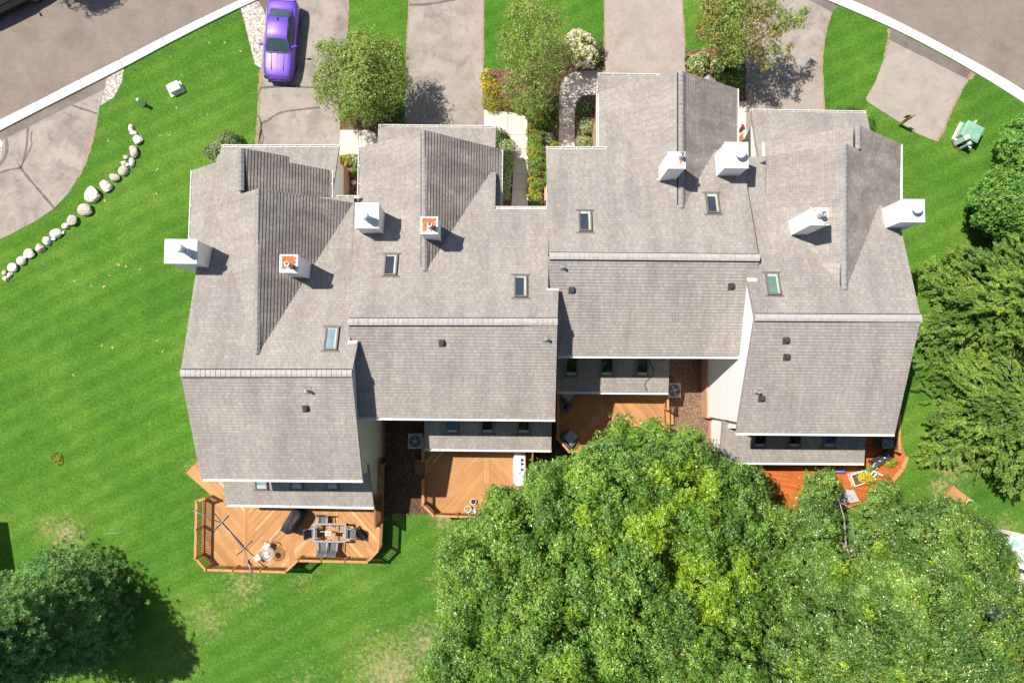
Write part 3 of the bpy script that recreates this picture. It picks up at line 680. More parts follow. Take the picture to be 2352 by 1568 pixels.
# ---- second house
h2, q2 = house(2, 'second grey-roofed townhouse from the left, with two dark skylights', [
    ('roof', [([(804, 739), (1280, 739), (1283, 666), (1259, 666), (1260, 480), (1137, 480), (1139, 396), (870, 396), (870, 466), (814, 466)], N2), ([(800, 739), (1280, 739), (1275, 961), (806, 957)], south(r2))]),
    ('gable_roof', [([(975, 628), (975, 299), (829, 339), (826, 463), (862, 480)], WC), ([(975, 628), (975, 299), (1149, 343), (1147, 479), (1120, 479)], EC)]),
    ('garage_roof', [([(869, 291), (1139, 294), (1137, 362), (866, 362)], G2)]),
    ('rear_roof', [([(975, 1029), (1266, 1032), (1268, 935), (974, 935)], L2)])])
S2 = south(r2)
a = PP(825, 957, S2); b = PP(1275, 961, S2); xw, xe, ys = a[0] - .1, b[0] - .3, a[1] + .45
yC = min(PP(975, 299, WC)[1], PP(829, 339, WC)[1], PP(1149, 343, EC)[1]); xcw = PP(829, 339, WC)[0]; xce = PP(1149, 343, EC)[0]; yg = P(1000, 292, 3.4)[1]; xgw = PP(869, 291, G2)[0]; xge = PP(1139, 294, G2)[0]
yl = P(1120, 1031, 2.9)[1]; xlw = PP(975, 1029, L2)[0]; xle = PP(1266, 1032, L2)[0]; yN = PP(1200, 480, N2)[1]
walls(2, h2, [(xw, xe, ys, PP(1281, 668, N2)[1] - .1), (xcw + 2.5, PP(1259, 500, N2)[0] - .12, ys + 3, yN - .4), (xcw + .35, xce - .35, ys + 3, yC - .3), (xgw + .3, xge - .3, yC - 1.2, yg - .45, G2), (xlw + .25, xle - .25, yl + .4, ys + 1)], ((0, .9), (2, .9), (3, 1.1), (4, .5)))
door(h2, xgw + .8, xge - .8, yg - .44, 2.15); window(h2, -5.2, ys - .03, 4.6, 1.6, 1.2); window(h2, -2.0, yl + .37, 1.35, 3.2, 1.9)
ridge(q2['roof'], (1280, 739), (800, 739), N2, p_, p_, .17); ridge(q2['gable_roof'], (975, 622), (975, 300), WC, WC[1], -EC[1])
gutters(h2, [([(825, 957), (1275, 961)], S2), ([(829, 339), (826, 463)], WC), ([(1149, 343), (1147, 478)], EC), ([(869, 291), (1139, 294)], G2), ([(975, 1029), (1266, 1032)], L2), ([(1137, 480), (1258, 480)], N2)])
flash(h2, [(1255, 662), (1283, 663), (1283, 667), (1256, 667)], N2)
chimney(h2, (816, 465, 870, 525), 8.7, 4, True, 'cap_clean', (.52, .62), .85, .19)
chimney(h2, (965, 497, 1006, 538), 9.4, 5, False, 'cap_rusty', (.60, .58), .5, .09)
skylight(h2, (898, 609), N2, 'glass_slate', blind=.08); skylight(h2, (1196, 658), N2, 'glass_slate', blind=.09)
for x, g in ((1038, 'glass_blue'), (1120, 'glass_dark'), (1203, 'glass_dark')): skylight(h2, (x, 971), L2, g, north=False, blind=.16, w_=.70)
vent_box(h2, (1017, 787), S2); vent_pipe(h2, (1254, 779), S2)

# ---- third house
h3, q3 = house(3, 'third grey-roofed townhouse from the left, front gable reaching farthest towards the street', [
    ('roof', [([(1262, 589), (1743, 592), (1716, 430), (1713, 345), (1565, 345), (1565, 264), (1395, 263), (1395, 343), (1254, 343), (1258, 480)], NM), ([(1259, 589), (1743, 592), (1739, 640), (1718, 640), (1700, 817), (1272, 815)], south(r3))]),
    ('gable_roof', [([(1565, 484), (1565, 164), (1376, 212), (1376, 343), (1405, 348)], WD), ([(1565, 484), (1565, 164), (1691, 204), (1691, 342), (1655, 350)], ED)]),
    ('garage_roof', [([(1373, 173), (1572, 176), (1572, 222), (1377, 222)], G3)]),
    ('rear_roof', [([(1276, 898), (1535, 900), (1539, 800), (1276, 800)], L3)])])
S3 = south(r3)
a = PP(1281, 815, S3); b = PP(1700, 817, S3); xw, xe, ys = a[0] - .1, b[0] - .1, a[1] + .45
yD = min(PP(1565, 164, WD)[1], PP(1376, 212, WD)[1], PP(1691, 204, ED)[1]); xdw = PP(1376, 212, WD)[0]; xde = PP(1691, 204, ED)[0]; yg = P(1440, 174, 3.4)[1]; xgw = PP(1373, 173, G3)[0]
yl = P(1410, 899, 2.9)[1]; xlw = PP(1276, 898, L3)[0]; xle = PP(1535, 900, L3)[0]; xm = PP(1254, 343, NM)[0]; yN = PP(1300, 343, NM)[1]
xhall = PP(1537, 818, S3)[0]
walls(3, h3, [(xm + .3, xe, ys, yN - .4), (xdw + .3, xde - .35, ys + 3, yD - .3), (xgw + .3, xde - 1.8, yD - 1.0, yg - .45, G3), (xlw + .1, xle - .3, yl + .4, ys + 1)], ((0, .4), (1, 2.3), (2, 2.3), (3, .5)))
door(h3, xgw + .8, xde - 2.2, yg - .44, 2.15); window(h3, 4.5, ys - .03, 4.2, 1.6, 1.2); window(h3, 5.2, yl + .37, 1.35, 3.2, 1.9)
ridge(q3['roof'], (1743, 592), (1262, 588), NM, p_, p_, .17); ridge(q3['gable_roof'], (1565, 478), (1565, 165), WD, WD[1], -ED[1])
gutters(h3, [([(1281, 815), (1700, 817)], S3), ([(1376, 212), (1376, 343)], WD), ([(1691, 204), (1691, 330)], ED), ([(1373, 173), (1515, 175)], G3), ([(1281, 898), (1535, 900)], L3), ([(1254, 343), (1396, 343)], NM)])
chimney(h3, (1534, 348, 1576, 388), 9.3, 4, False, 'cap_spotted', (.72, .34), .42, .085)
chimney(h3, (1664, 326, 1720, 387), 8.4, 3, True, 'cap_clean', (.58, .50), .45, .24)
skylight(h3, (1344, 509), NM, 'glass_slate', blind=.12); skylight(h3, (1636, 468), NM, 'glass_slate', blind=.16)
for x, g in ((1313, 'glass_dark'), (1394, 'glass_dark'), (1475, 'glass_dark')): skylight(h3, (x, 839), L3, g, north=False, blind=.16, w_=.70)
vent_pipe(h3, (1291, 615), S3); vent_box(h3, (1315, 666), S3); vent_box(h3, (1681, 657), S3)
mb = MB()                                                            # little porch roof over the side entry
a, b, c = P(1612, 183, 3.0), P(1628, 171, 3.5), P(1645, 186, 3.0)
dy = -1.6
mb.add([a, b, (b[0], b[1] + dy, b[2]), (a[0], a[1] + dy, a[2])], [(3, 2, 1, 0)]); mb.add([b, c, (c[0], c[1] + dy, c[2]), (b[0], b[1] + dy, b[2])], [(3, 2, 1, 0)])
mb.add([(a[0], a[1], a[2] - .15), a, b, c, (c[0], c[1], c[2] - .15)], [(0, 1, 2, 3, 4)]); mb.obj('porch_roof', 'ridge_shingle', h3)
mb = MB()                                                            # black cable lying over the low rear roof
cps = [(1490, 815), (1493, 832), (1502, 850), (1500, 862), (1484, 875), (1480, 884), (1486, 897)]
mb.tube([(lambda q: (q[0], q[1], q[2] + .05))(PP(x, y, L3)) for x, y in cps], .018, 5); mb.obj('cable', 'black_rubber', h3)

# ---- right house
h4, q4 = house(4, 'rightmost grey-roofed townhouse beside the spruces, with bright white side wall', [
    ('roof', [([(1733, 729), (2115, 731), (2069, 525), (2066, 500), (1945, 420), (1945, 358), (1760, 358), (1717, 362), (1712, 430), (1717, 600), (1717, 648)], N4), ([(1733, 729), (2115, 731), (2055, 995), (1691, 992)], south(r4))]),
    ('gable_roof', [([(1940, 672), (1940, 330), (1974, 345), (1973, 288), (2067, 331), (2067, 470), (2030, 560)], EF), ([(1940, 672), (1940, 331), (1762, 360), (1759, 470), (1820, 640)], WF), ([(1972, 288), (1758, 327), (1758, 362), (1945, 352), (1972, 347)], WG)]),
    ('garage_roof', [([(1725, 256), (1990, 260), (1999, 305), (1960, 362), (1741, 362)], G4)]),
    ('rear_roof', [([(1652, 1060), (1985, 1062), (1990, 965), (1660, 965)], L4)])])
S4 = south(r4)
a = PP(1691, 992, S4); b = PP(2055, 995, S4); xw, xe, ys = a[0] + .32, b[0] - .35, a[1] + .45
yF = min(PP(1972, 288, EF)[1], PP(2067, 331, EF)[1]); xfe = PP(2067, 331, EF)[0]; yg = P(1860, 258, 3.4)[1]; xgw = PP(1725, 256, G4)[0]; xge = PP(1990, 260, G4)[0]
yl = P(1820, 1061, 2.9)[1]; xlw = PP(1652, 1060, L4)[0]; xle = PP(1985, 1062, L4)[0]; yN = PP(1728, 360, N4)[1]
walls(4, h4, [(xw, xe, ys, yN - .4), (PP(1758, 327, WG)[0] + .3, xfe - .35, ys + 6, yF - .3), (xgw + .35, xge - .3, yF - 1.5, yg - .45, G4), (xlw + .3, xle - .25, yl + .4, ys + 1)], ((0, 1.15), (1, .9), (2, 1.1), (3, .5)))
door(h4, xgw + .9, xge - .9, yg - .44, 2.15); window(h4, 14.5, ys - .03, 4.8, 1.6, 1.2); window(h4, 14.5, yl + .37, 1.35, 3.2, 1.9)
ridge(q4['roof'], (2115, 731), (1733, 729), N4, p_, p_, .17); ridge(q4['gable_roof'], (1940, 664), (1940, 331), EF, WF[1], -EF[1]); ridge(q4['gable_roof'], (1971, 343), (1971, 289), EF, WG[1], -EF[1])
gutters(h4, [([(1691, 992), (2055, 995)], S4), ([(2067, 331), (2067, 470)], EF), ([(1758, 327), (1758, 360)], WG), ([(1725, 256), (1990, 260)], G4), ([(1652, 1060), (1985, 1062)], L4)])
flash(h4, [(1714, 638), (1739, 639), (1738, 647), (1717, 647)], N4)
chimney(h4, (1862, 476, 1904, 518), 10.1, 5, False, 'cap_spotted', (.48, .50), .5, .095)
chimney(h4, (2069, 457, 2126, 511), 9.0, 0, True, 'cap_clean', (.52, .48), .42, .22)
skylight(h4, (1775, 653), N4, 'glass_green', blind=.14)
for x, g in ((1745, 'glass_dark'), (1825, 'glass_dark'), (1905, 'glass_blue')): skylight(h4, (x, 1003), L4, g, north=False, blind=.16, w_=.70)
vent_box(h4, (1807, 781), S4); vent_box(h4, (1808, 819), S4); vent_pipe(h4, (1737, 900), S4); vent_box(h4, (1750, 914), S4)
# ---------------------------------------------------------------- ground
def chaikin(pts, k=2):
    for _ in range(k):
        o = [pts[0]]
        for a, b in zip(pts[:-1], pts[1:]): o += [tuple(a[i] * .75 + b[i] * .25 for i in (0, 1)), tuple(a[i] * .25 + b[i] * .75 for i in (0, 1))]
        pts = o + [pts[-1]]
    return pts
mb = MB(); mb.sheet([(-300, -300), (300, -300), (300, 300), (-300, 300)], 0); struct(mb.obj('lawn', 'lawn'))
def flat(name, mat, px, z=.006, smooth=0):
    w2 = PS(px)
    if smooth: w2 = chaikin(w2 + [w2[0]], smooth)[:-1]
    mb = MB(); mb.sheet(w2, z); return struct(mb.obj(name, mat))
LOWER = [(-500, 566), (-200, 409), (0, 302), (95, 253), (192, 204), (285, 157), (383, 104), (475, 57), (588, 2), (700, -45), (850, -95), (1000, -127), (1200, -140), (1400, -132), (1600, -100), (1760, -50), (1894, 0), (1965, 30), (2046, 65), (2135, 110), (2231, 163), (2352, 238), (2500, 345), (2700, 520)]
UPPER = [(-500, 542), (-200, 384), (0, 275), (83, 235), (183, 183), (275, 138), (373, 87), (467, 40), (553, 0), (680, -62), (840, -116), (1000, -150), (1200, -163), (1400, -155), (1610, -123), (1790, -65), (1954, 0), (2011, 25), (2097, 67), (2192, 117), (2281, 165), (2352, 208), (2510, 315), (2720, 490)]
lo, up = PS(LOWER), PS(UPPER)
mb = MB()
far = [(-120, 40), (-120, 160), (120, 160), (120, 40)]
mb.sheet(up + [(60, 10), (75, 30), (80, 70), (-80, 70), (-80, 30)], .004); struct(mb.obj('road', 'road_asphalt'))
mb = MB(); n = len(lo); m = len(up)
k = 60
def resample(pts, k):
    d = [0]
    for a, b in zip(pts[:-1], pts[1:]): d.append(d[-1] + math.dist(a, b))
    out = []
    for i in range(k + 1):
        t = d[-1] * i / k; j = max(0, min(len(pts) - 2, sum(1 for q in d if q <= t) - 1)); f = (t - d[j]) / (d[j + 1] - d[j])
        out.append((pts[j][0] + (pts[j + 1][0] - pts[j][0]) * f, pts[j][1] + (pts[j + 1][1] - pts[j][1]) * f))
    return out
lo2, up2 = resample(chaikin(lo), 240), resample(chaikin(up), 240)
jt = []
for i in range(240):
    a, b, c, d = lo2[i], lo2[i + 1], up2[i + 1], up2[i]
    lerp = lambda p, q, t: (p[0] + (q[0] - p[0]) * t, p[1] + (q[1] - p[1]) * t)
    prof = [(0, 0), (0, .12), (.30, .13), (.42, .09), (.55, .035), (1, .016)]
    for (t0, z0), (t1, z1) in zip(prof[:-1], prof[1:]):
        A, B, C, D = lerp(a, d, t0), lerp(b, c, t0), lerp(b, c, t1), lerp(a, d, t1)
        mb.add([(*A, z0), (*B, z0), (*C, z1), (*D, z1)], [(0, 1, 2, 3)])
struct(mb.obj('kerb', 'curb_concrete'))
mb = MB()
for (x, y, x2, y2) in [(95, 253, 83, 235), (192, 204, 183, 183), (285, 157, 275, 138), (383, 104, 373, 87), (475, 57, 467, 40), (1918, 12, 1934, -8), (2007, 47, 2016, 27), (2089, 87, 2097, 67), (2182, 135, 2192, 117), (2278, 191, 2284, 166)]:
    a, b = P(x, y)[:2], P(x2, y2)[:2]
    mb.ribbon([a, tuple(a[i] + (b[i] - a[i]) * .4 for i in (0, 1))], .05, .137); mb.ribbon([tuple(a[i] + (b[i] - a[i]) * .56 for i in (0, 1)), b], .05, .042)
struct(mb.obj('kerb_joint', 'joint'))
# driveways, aprons, pad
flat('driveway', 'driveway_asphalt', [(-60, 352), (17, 315), (167, 240), (240, 205), (230, 240), (223, 277), (208, 337), (197, 373), (180, 407), (158, 443), (125, 478), (83, 507), (20, 540), (-60, 575)])
flat('driveway', 'driveway_asphalt', [(614, -30), (740, -75), (800, -85), (801, 0), (797, 75), (792, 200), (784, 262), (780, 300), (779, 395), (585, 395), (590, 330), (594, 250), (600, 160), (606, 90)])
flat('driveway', 'driveway_asphalt', [(945, -125), (1112, -140), (1111, 0), (1110, 150), (1111, 250), (1113, 340), (925, 340), (930, 250), (932, 150), (940, 0)])
flat('driveway', 'pad_asphalt', [(1386, -140), (1562, -112), (1567, 0), (1573, 110), (1575, 230), (1390, 230), (1389, 110), (1387, 0)])
flat('driveway', 'driveway_asphalt', [(1706, -60), (1840, -10), (1911, 28), (1899, 63), (1891, 107), (1888, 153), (1891, 207), (1893, 330), (1712, 330), (1714, 240), (1708, 110), (1706, 0)])
flat('parking_pad', 'pad_asphalt', [(2041, 90), (2224, 182), (2211, 203), (2192, 240), (2177, 273), (2169, 297), (2152, 325), (2107, 307), (1991, 233), (1989, 225), (2000, 207), (2011, 187), (2031, 133)])
flat('apron', 'apron_asphalt', [(-60, 336), (0, 303), (246, 178), (240, 206), (167, 241), (17, 316), (-60, 354)], .010)
flat('apron', 'apron_asphalt', [(588, 2), (640, -22), (640, 0), (606, 22), (598, 12)], .010)
flat('apron', 'apron_asphalt', [(1840, -12), (1894, 0), (1926, 15), (1911, 29)], .010)
flat('apron', 'apron_asphalt', [(2046, 65), (2232, 164), (2224, 183), (2041, 91)], .010)
# crack sealing
def crack(px, wd, jit=.35, z=.014):
    mb = MB(); mb.ribbon(chaikin(PS(px), 2), wd, z, jit=jit); return mb
cs = MB()
for px, wd in [([(64, 293), (62, 330), (57, 360), (48, 386)], .13), ([(74, 300), (70, 318), (75, 330), (68, 345), (57, 370)], .06), ([(0, 397), (20, 390), (48, 386)], .12), ([(48, 386), (62, 405), (85, 432), (105, 455), (125, 478)], .15), ([(48, 386), (42, 375)], .06),
               ([(166, 242), (185, 249), (205, 255), (223, 262)], .14),
               ([(597, 203), (612, 201), (640, 199), (668, 197), (690, 201), (740, 201)], .13), ([(598, 205), (595, 216)], .1), ([(600, 283), (615, 278), (628, 267), (645, 258), (680, 253), (705, 250), (735, 247)], .13), ([(593, 266), (599, 277), (599, 300), (593, 335)], .1), ([(601, 283), (600, 305), (606, 318), (601, 333), (596, 335)], .08), ([(601, 300), (596, 315), (599, 330)], .07),
               ([(940, 11), (965, 12), (1000, 8), (1030, 2), (1075, -4)], .13)]:
    mb = crack(px, wd); cs.add(mb.v, mb.f)
struct(cs.obj('crack_seal', 'crack_seal'))
# bare earth along the asphalt edges
es = MB()
for px, wd in [([(223, 277), (208, 337), (197, 373), (180, 407)], .16), ([(600, 160), (594, 250), (590, 335)], .2), ([(940, 0), (932, 150), (930, 200)], .09), ([(801, 0), (797, 75)], .08), ([(1111, 0), (1110, 150)], .09), ([(1388, 0), (1389, 110)], .08), ([(1567, 0), (1573, 110)], .12), ([(1911, 28), (1899, 63), (1891, 107), (1888, 153), (1891, 207), (1893, 256)], .10), ([(2041, 90), (2031, 133)], .13), ([(2224, 182), (2211, 203), (2192, 240), (2177, 273), (2169, 297), (2152, 325)], .13), ([(2226, 182), (2236, 168)], .3), ([(2041, 88), (2042, 66)], .16), ([(1707, 0), (1707, 93)], .05), ([(2152, 325), (2107, 307)], .05)]:
    t = MB(); t.ribbon(resample(PS(px), max(4, len(px) * 6)), wd, .012, jit=.5); es.add(t.v, t.f)
struct(es.obj('soil_edge', 'bare_soil'))
flat('gravel_strip', 'gravel_stone', [(246, 179), (285, 159), (280, 190), (262, 224), (231, 243), (240, 206)], .016)
flat('gravel_strip', 'gravel_stone', [(553, 20), (592, 2), (606, 24), (610, 40), (606, 90), (600, 158), (586, 149), (575, 105), (563, 57)], .016)
flat('gravel_strip', 'gravel_stone', [(-40, 335), (0, 318), (7, 330), (5, 350), (0, 368), (-40, 390)], .018)
mb = MB(); mb.ribbon(chaikin(PS([(14, 318), (17, 340), (12, 362), (0, 378), (-20, 392)])), .18, .02); struct(mb.obj('asphalt_kerb', 'apron_asphalt'))
# walks
flat('walk', 'walk_concrete', [(781, 299), (845, 299), (860, 305), (868, 318), (868, 345), (830, 362), (779, 356)], .02)
flat('walk', 'walk_concrete', [(1112, 254), (1198, 263), (1206, 270), (1211, 280), (1213, 366), (1180, 366), (1181, 345), (1172, 319), (1163, 311), (1140, 299), (1112, 292)], .14)
flat('walk', 'walk_concrete', [(1180, 368), (1212, 368), (1213, 520), (1173, 520)], .02)
mb = MB(); a, b = P(1179, 366), P(1213, 366); mb.bar((*a[:2], .07), (*b[:2], .07), .14, .15); struct(mb.obj('walk_step', 'walk_concrete'))
flat('walk', 'walk_concrete', [(1391, 163), (1339, 163), (1322, 165), (1308, 171), (1297, 179), (1290, 189), (1287, 200), (1284, 226), (1283, 420), (1320, 420), (1320, 259), (1324, 236), (1330, 224), (1342, 219), (1391, 219)], .02)
flat('walk', 'walk_concrete', [(1690, 234), (1713, 234), (1714, 400), (1690, 400)], .02)
jm = MB()
for px, z in [([(824, 299), (824, 360)], .025), ([(1167, 261), (1165, 313)], .145), ([(1163, 312), (1212, 312)], .145), ([(1179, 401), (1212, 401)], .025), ([(1177, 435), (1212, 435)], .025), ([(1175, 472), (1212, 472)], .025), ([(1340, 164), (1342, 219)], .025), ([(1285, 219), (1342, 219)], .025), ([(1284, 248), (1322, 248)], .025), ([(1284, 288), (1320, 288)], .025), ([(1284, 327), (1320, 327)], .025)]:
    jm.ribbon(PS(px), .03, z)
struct(jm.obj('walk_joint', 'joint'))
# beds and bare ground
flat('mulch_bed', 'mulch', [(1106, 168), (1130, 158), (1200, 160), (1250, 120), (1330, 80), (1365, 92), (1389, 112), (1390, 163), (1339, 163), (1308, 171), (1288, 195), (1283, 226), (1283, 345), (1250, 350), (1248, 500), (1211, 500), (1212, 280), (1199, 262), (1112, 254)], .014)
flat('mulch_bed', 'mulch', [(1320, 225), (1345, 217), (1375, 217), (1378, 420), (1320, 420)], .016)
flat('mulch_bed', 'mulch', [(1574, 116), (1640, 113), (1690, 122), (1712, 150), (1713, 234), (1690, 236), (1575, 210)], .014)
flat('mulch_bed', 'mulch', [(781, 272), (840, 260), (890, 262), (925, 290), (925, 335), (866, 310), (845, 298), (781, 298)], .014)
flat('mulch_bed', 'mulch', [(779, 356), (838, 356), (840, 470), (779, 470)], .014)
flat('mulch_bed', 'mulch', [(1136, 300), (1165, 311), (1182, 346), (1178, 500), (1136, 500)], .014)
flat('bare_ground', 'soil', [(850, 900), (1000, 900), (1000, 1178), (940, 1183), (895, 1184), (850, 1184)], .012)
flat('bare_ground', 'soil', [(1210, 930), (1320, 930), (1320, 1090), (1210, 1090)], .012)
flat('bare_ground', 'soil_sunlit', [(1500, 780), (1640, 780), (1640, 1100), (1500, 1100)], .012)
flat('bare_ground', 'soil', [(1150, 1180), (1300, 1090), (1500, 1040), (1700, 1100), (1800, 1180), (1860, 1330), (1700, 1500), (1300, 1500), (1130, 1330)], .009)  # ground under the oak, kept dark to stand in for the canopy shade
# ---------------------------------------------------------------- decks
def split_x(pts, x, keep_greater): return clip_half(pts, lambda p: p[0], x, keep_greater)
def deck(label, z, poly, seams, mats, railings, posts, seam_mat='deck_along', trim='deck_trim', rh=1.02):
    """poly: world outline; seams: world x of the straight seam boards; mats: board pattern of every field between seams"""
    cx = sum(p[0] for p in poly) / len(poly); cy = sum(p[1] for p in poly) / len(poly)
    root = thing('deck', (cx, cy, 0), label, 'deck', 'timber decks behind the townhouses')
    mb = MB(); xs = [-1e3] + seams + [1e3]
    for i in range(len(xs) - 1):
        q = split_x(split_x([(*p, z) for p in poly], xs[i], True), xs[i + 1], False)
        if len(q) >= 3: mb.sheet([p[:2] for p in q], z, i)
    n = len(mats)
    for x in seams:
        ys = [p[1] for p in clip_half(clip_half([(*p, z) for p in poly], lambda p: p[0], x - .14, True), lambda p: p[0], x + .14, False)]
        for k in (-1, 1): mb.box((x + k * .073, (min(ys) + max(ys)) / 2, z - .013), (.138, max(ys) - min(ys) - .02, .04), mat=n)
    mb.obj('deck_floor', list(mats) + [seam_mat], root)
    rim = MB(); m = len(poly)
    for i in range(m):
        a, b = poly[i], poly[(i + 1) % m]; rim.bar((*a, z - .14), (*b, z - .14), .045, .26)
    for p in poly: rim.box((p[0], p[1], (z - .2) / 2), (.1, .1, max(.05, z - .2)))
    rim.obj('deck_rim', trim, root)
    for a, b in railings:
        mb = MB(); A, B = Vector((*a, z)), Vector((*b, z)); d = B - A; L = d.length; d.normalize()
        mb.bar(A + Vector((0, 0, rh)), B + Vector((0, 0, rh)), .135, .045)
        mb.bar(A + Vector((0, 0, rh - .09)), B + Vector((0, 0, rh - .09)), .05, .10); mb.bar(A + Vector((0, 0, .12)), B + Vector((0, 0, .12)), .05, .09)
        k = max(2, int(L / .135))
        for i in range(1, k):
            p = A + d * (L * i / k); mb.box((p.x, p.y, z + .53), (.04, .04, .84), rz=math.atan2(d.y, d.x))
        mb.obj('railing', trim, root)
    for p, rz in posts:
        mb = MB(); mb.box((p[0], p[1], z + (rh + .04) / 2 - .1), (.12, .12, rh + .24), rz=rz); mb.box((p[0], p[1], z + rh + .075), (.15, .15, .05), rz=rz, taper=.75); mb.obj('post', trim, root)
    return root
def lattice(root, a, b, z0, z1, trim='deck_dark'):
    mb = MB(); A, B = Vector((*a, 0)), Vector((*b, 0)); d = (B - A); L = d.length; d.normalize(); H_ = z1 - z0
    for e in (A, B): mb.box((e.x, e.y, (z0 + z1) / 2), (.1, .1, H_))
    mb.bar(A + Vector((0, 0, z1)), B + Vector((0, 0, z1)), .09, .05); mb.bar(A + Vector((0, 0, z0 + .15)), B + Vector((0, 0, z0 + .15)), .05, .08)
    o = -H_
    while o < L:
        for s in (1, -1):
            t0, t1 = max(0, o), min(L, o + H_)
            if t1 - t0 > .05:
                za, zb = (z0 + (t0 - o), z0 + (t1 - o)) if s > 0 else (z1 - (t0 - o), z1 - (t1 - o))
                off = Vector((-d.y, d.x, 0)) * (.012 * s)
                mb.bar(A + d * t0 + off + Vector((0, 0, za)), A + d * t1 + off + Vector((0, 0, zb)), .035, .012)
        o += .12
    mb.obj('lattice_screen', trim, root)
def steps(root, c, size, z, n, dirx, trim='deck_trim'):
    mb = MB()
    for i in range(n):
        zz = z * (n - i) / (n + 1)
        for k in (0, 1): mb.box((c[0] + dirx * (.15 + i * .29 + k * .14), c[1], zz), (.13, size, .04))
        mb.box((c[0] + dirx * (.02 + i * .29), c[1], zz - .09), (.03, size - .06, .14))
    for s in (-1, 1): mb.bar((c[0], c[1] + s * size / 2, z - .15), (c[0] + dirx * (n * .29 + .1), c[1] + s * size / 2, .08), .04, .24)
    mb.obj('steps', trim, root)
DZ = 0.75
def TP(px, z=DZ + 1.02): return [P(x, y, z)[:2] for x, y in px]
def fl(px, z=DZ): return [P(x, y, z)[:2] for x, y in px]
# deck 1
r_ = TP([(470, 1145), (451, 1151), (448.5, 1281), (472, 1308), (655, 1313), (683, 1287), (843, 1290), (868, 1264), (871, 1203)])
poly = fl([(430, 1086), (452, 1062)]) + [(P(560, 1062, DZ)[0], P(560, 1062, DZ)[1]), (P(700, 1050, DZ)[0], P(560, 1062, DZ)[1])]
poly = [(P(428, 1086, DZ)[0:2]), P(452, 1062, DZ)[:2], P(880, 1062, DZ)[:2], (r_[8][0], P(880, 1062, DZ)[1])] + [r_[8], r_[7], r_[6], r_[5], r_[4], r_[3], r_[2], r_[1], r_[0]]
poly = [poly[0], poly[1], (r_[8][0], poly[1][1])] + poly[4:]
mid = lambda a, b, t: (a[0] + (b[0] - a[0]) * t, a[1] + (b[1] - a[1]) * t)
d1 = deck('wide golden deck with slatted rails behind the leftmost townhouse, set with patio table', DZ, poly, [P(565, 1230, DZ)[0], P(671, 1240, DZ)[0], P(771, 1200, DZ)[0]],
          ['deck_left', 'deck_right', 'deck_right', 'deck_left'],
          [(r_[0], r_[1]), (r_[1], mid(r_[1], r_[2], .5)), (mid(r_[1], r_[2], .5), r_[2]), (r_[2], r_[3]), (r_[3], mid(r_[3], r_[4], .335)), (mid(r_[3], r_[4], .335), mid(r_[3], r_[4], .675)), (mid(r_[3], r_[4], .675), r_[4]), (r_[4], r_[5]), (r_[5], mid(r_[5], r_[6], .33)), (mid(r_[5], r_[6], .33), mid(r_[5], r_[6], .67)), (mid(r_[5], r_[6], .67), r_[6]), (r_[6], r_[7]), (r_[7], r_[8])],
          [(r_[0], 0), (r_[1], 0), (mid(r_[1], r_[2], .5), 0), (r_[2], 0), (r_[3], 0), (mid(r_[3], r_[4], .335), 0), (mid(r_[3], r_[4], .675), 0), (r_[4], 0), (r_[5], 0), (mid(r_[5], r_[6], .33), 0), (mid(r_[5], r_[6], .67), 0), (r_[6], 0), (r_[7], 0), (r_[8], 0)])
lattice(d1, P(861, 1211, DZ + 1.75)[:2], P(861, 1150, DZ + 1.75)[:2], DZ, DZ + 1.75)
# deck 2
q_ = TP([(971, 1004), (971, 1058), (971, 1102), (971, 1159), (996, 1184), (1103, 1187), (1125, 1163), (1196, 1163), (1220, 1137), (1222, 1078)])
y0 = P(1100, 1000, DZ)[1]
d2 = deck('octagonal-cornered golden deck behind the second townhouse, with a white covered bundle', DZ, [(q_[0][0], y0)] + q_[1:9] + [q_[9], (q_[9][0], y0)], [P(1118, 1100, DZ)[0]], ['deck_right', 'deck_left'],
          [(q_[0], q_[1]), (q_[2], q_[3]), (q_[3], q_[4]), (q_[4], mid(q_[4], q_[5], .5)), (mid(q_[4], q_[5], .5), q_[5]), (q_[5], q_[6]), (q_[6], q_[7]), (q_[7], q_[8]), (q_[8], q_[9])],
          [(q_[1], 0), (q_[2], 0), (q_[3], 0), (q_[4], 0), (mid(q_[4], q_[5], .5), 0), (q_[5], 0), (q_[6], 0), (q_[7], 0), (q_[8], 0), (q_[9], 0)])
lattice(d2, q_[9], (q_[9][0], P(1222, 1030, DZ + 1.7)[1]), DZ, DZ + 1.7)
steps(d2, (q_[1][0], (q_[1][1] + q_[2][1]) / 2), abs(q_[1][1] - q_[2][1]) - .2, DZ, 2, -1, 'deck_dark')
# deck 3
t_ = TP([(1282, 899), (1281.5, 1008), (1308, 1037), (1420, 1037), (1440, 1015), (1520, 1020), (1535.5, 1012), (1535.5, 980), (1534, 939), (1534, 902)])
y0 = P(1400, 870, DZ)[1]
d3 = deck('golden deck tucked between the second and third townhouses, half in shadow', DZ, [(t_[0][0], y0)] + t_[1:9] + [(t_[9][0], y0)], [P(1381, 960, DZ)[0]], ['deck_right', 'deck_left'],
          [((t_[0][0], y0 - .3), t_[1]), (t_[1], t_[2]), (t_[2], t_[3]), (t_[3], t_[4]), (t_[4], t_[5]), (t_[5], t_[6]), (t_[6], t_[7]), (t_[8], t_[9])],
          [(t_[1], 0), (t_[2], 0), (t_[3], 0), (t_[4], 0), (t_[6], 0), (t_[7], 0), (t_[8], 0)])
steps(d3, (t_[7][0], (t_[7][1] + t_[8][1]) / 2), abs(t_[7][1] - t_[8][1]) - .12, DZ, 2, 1)
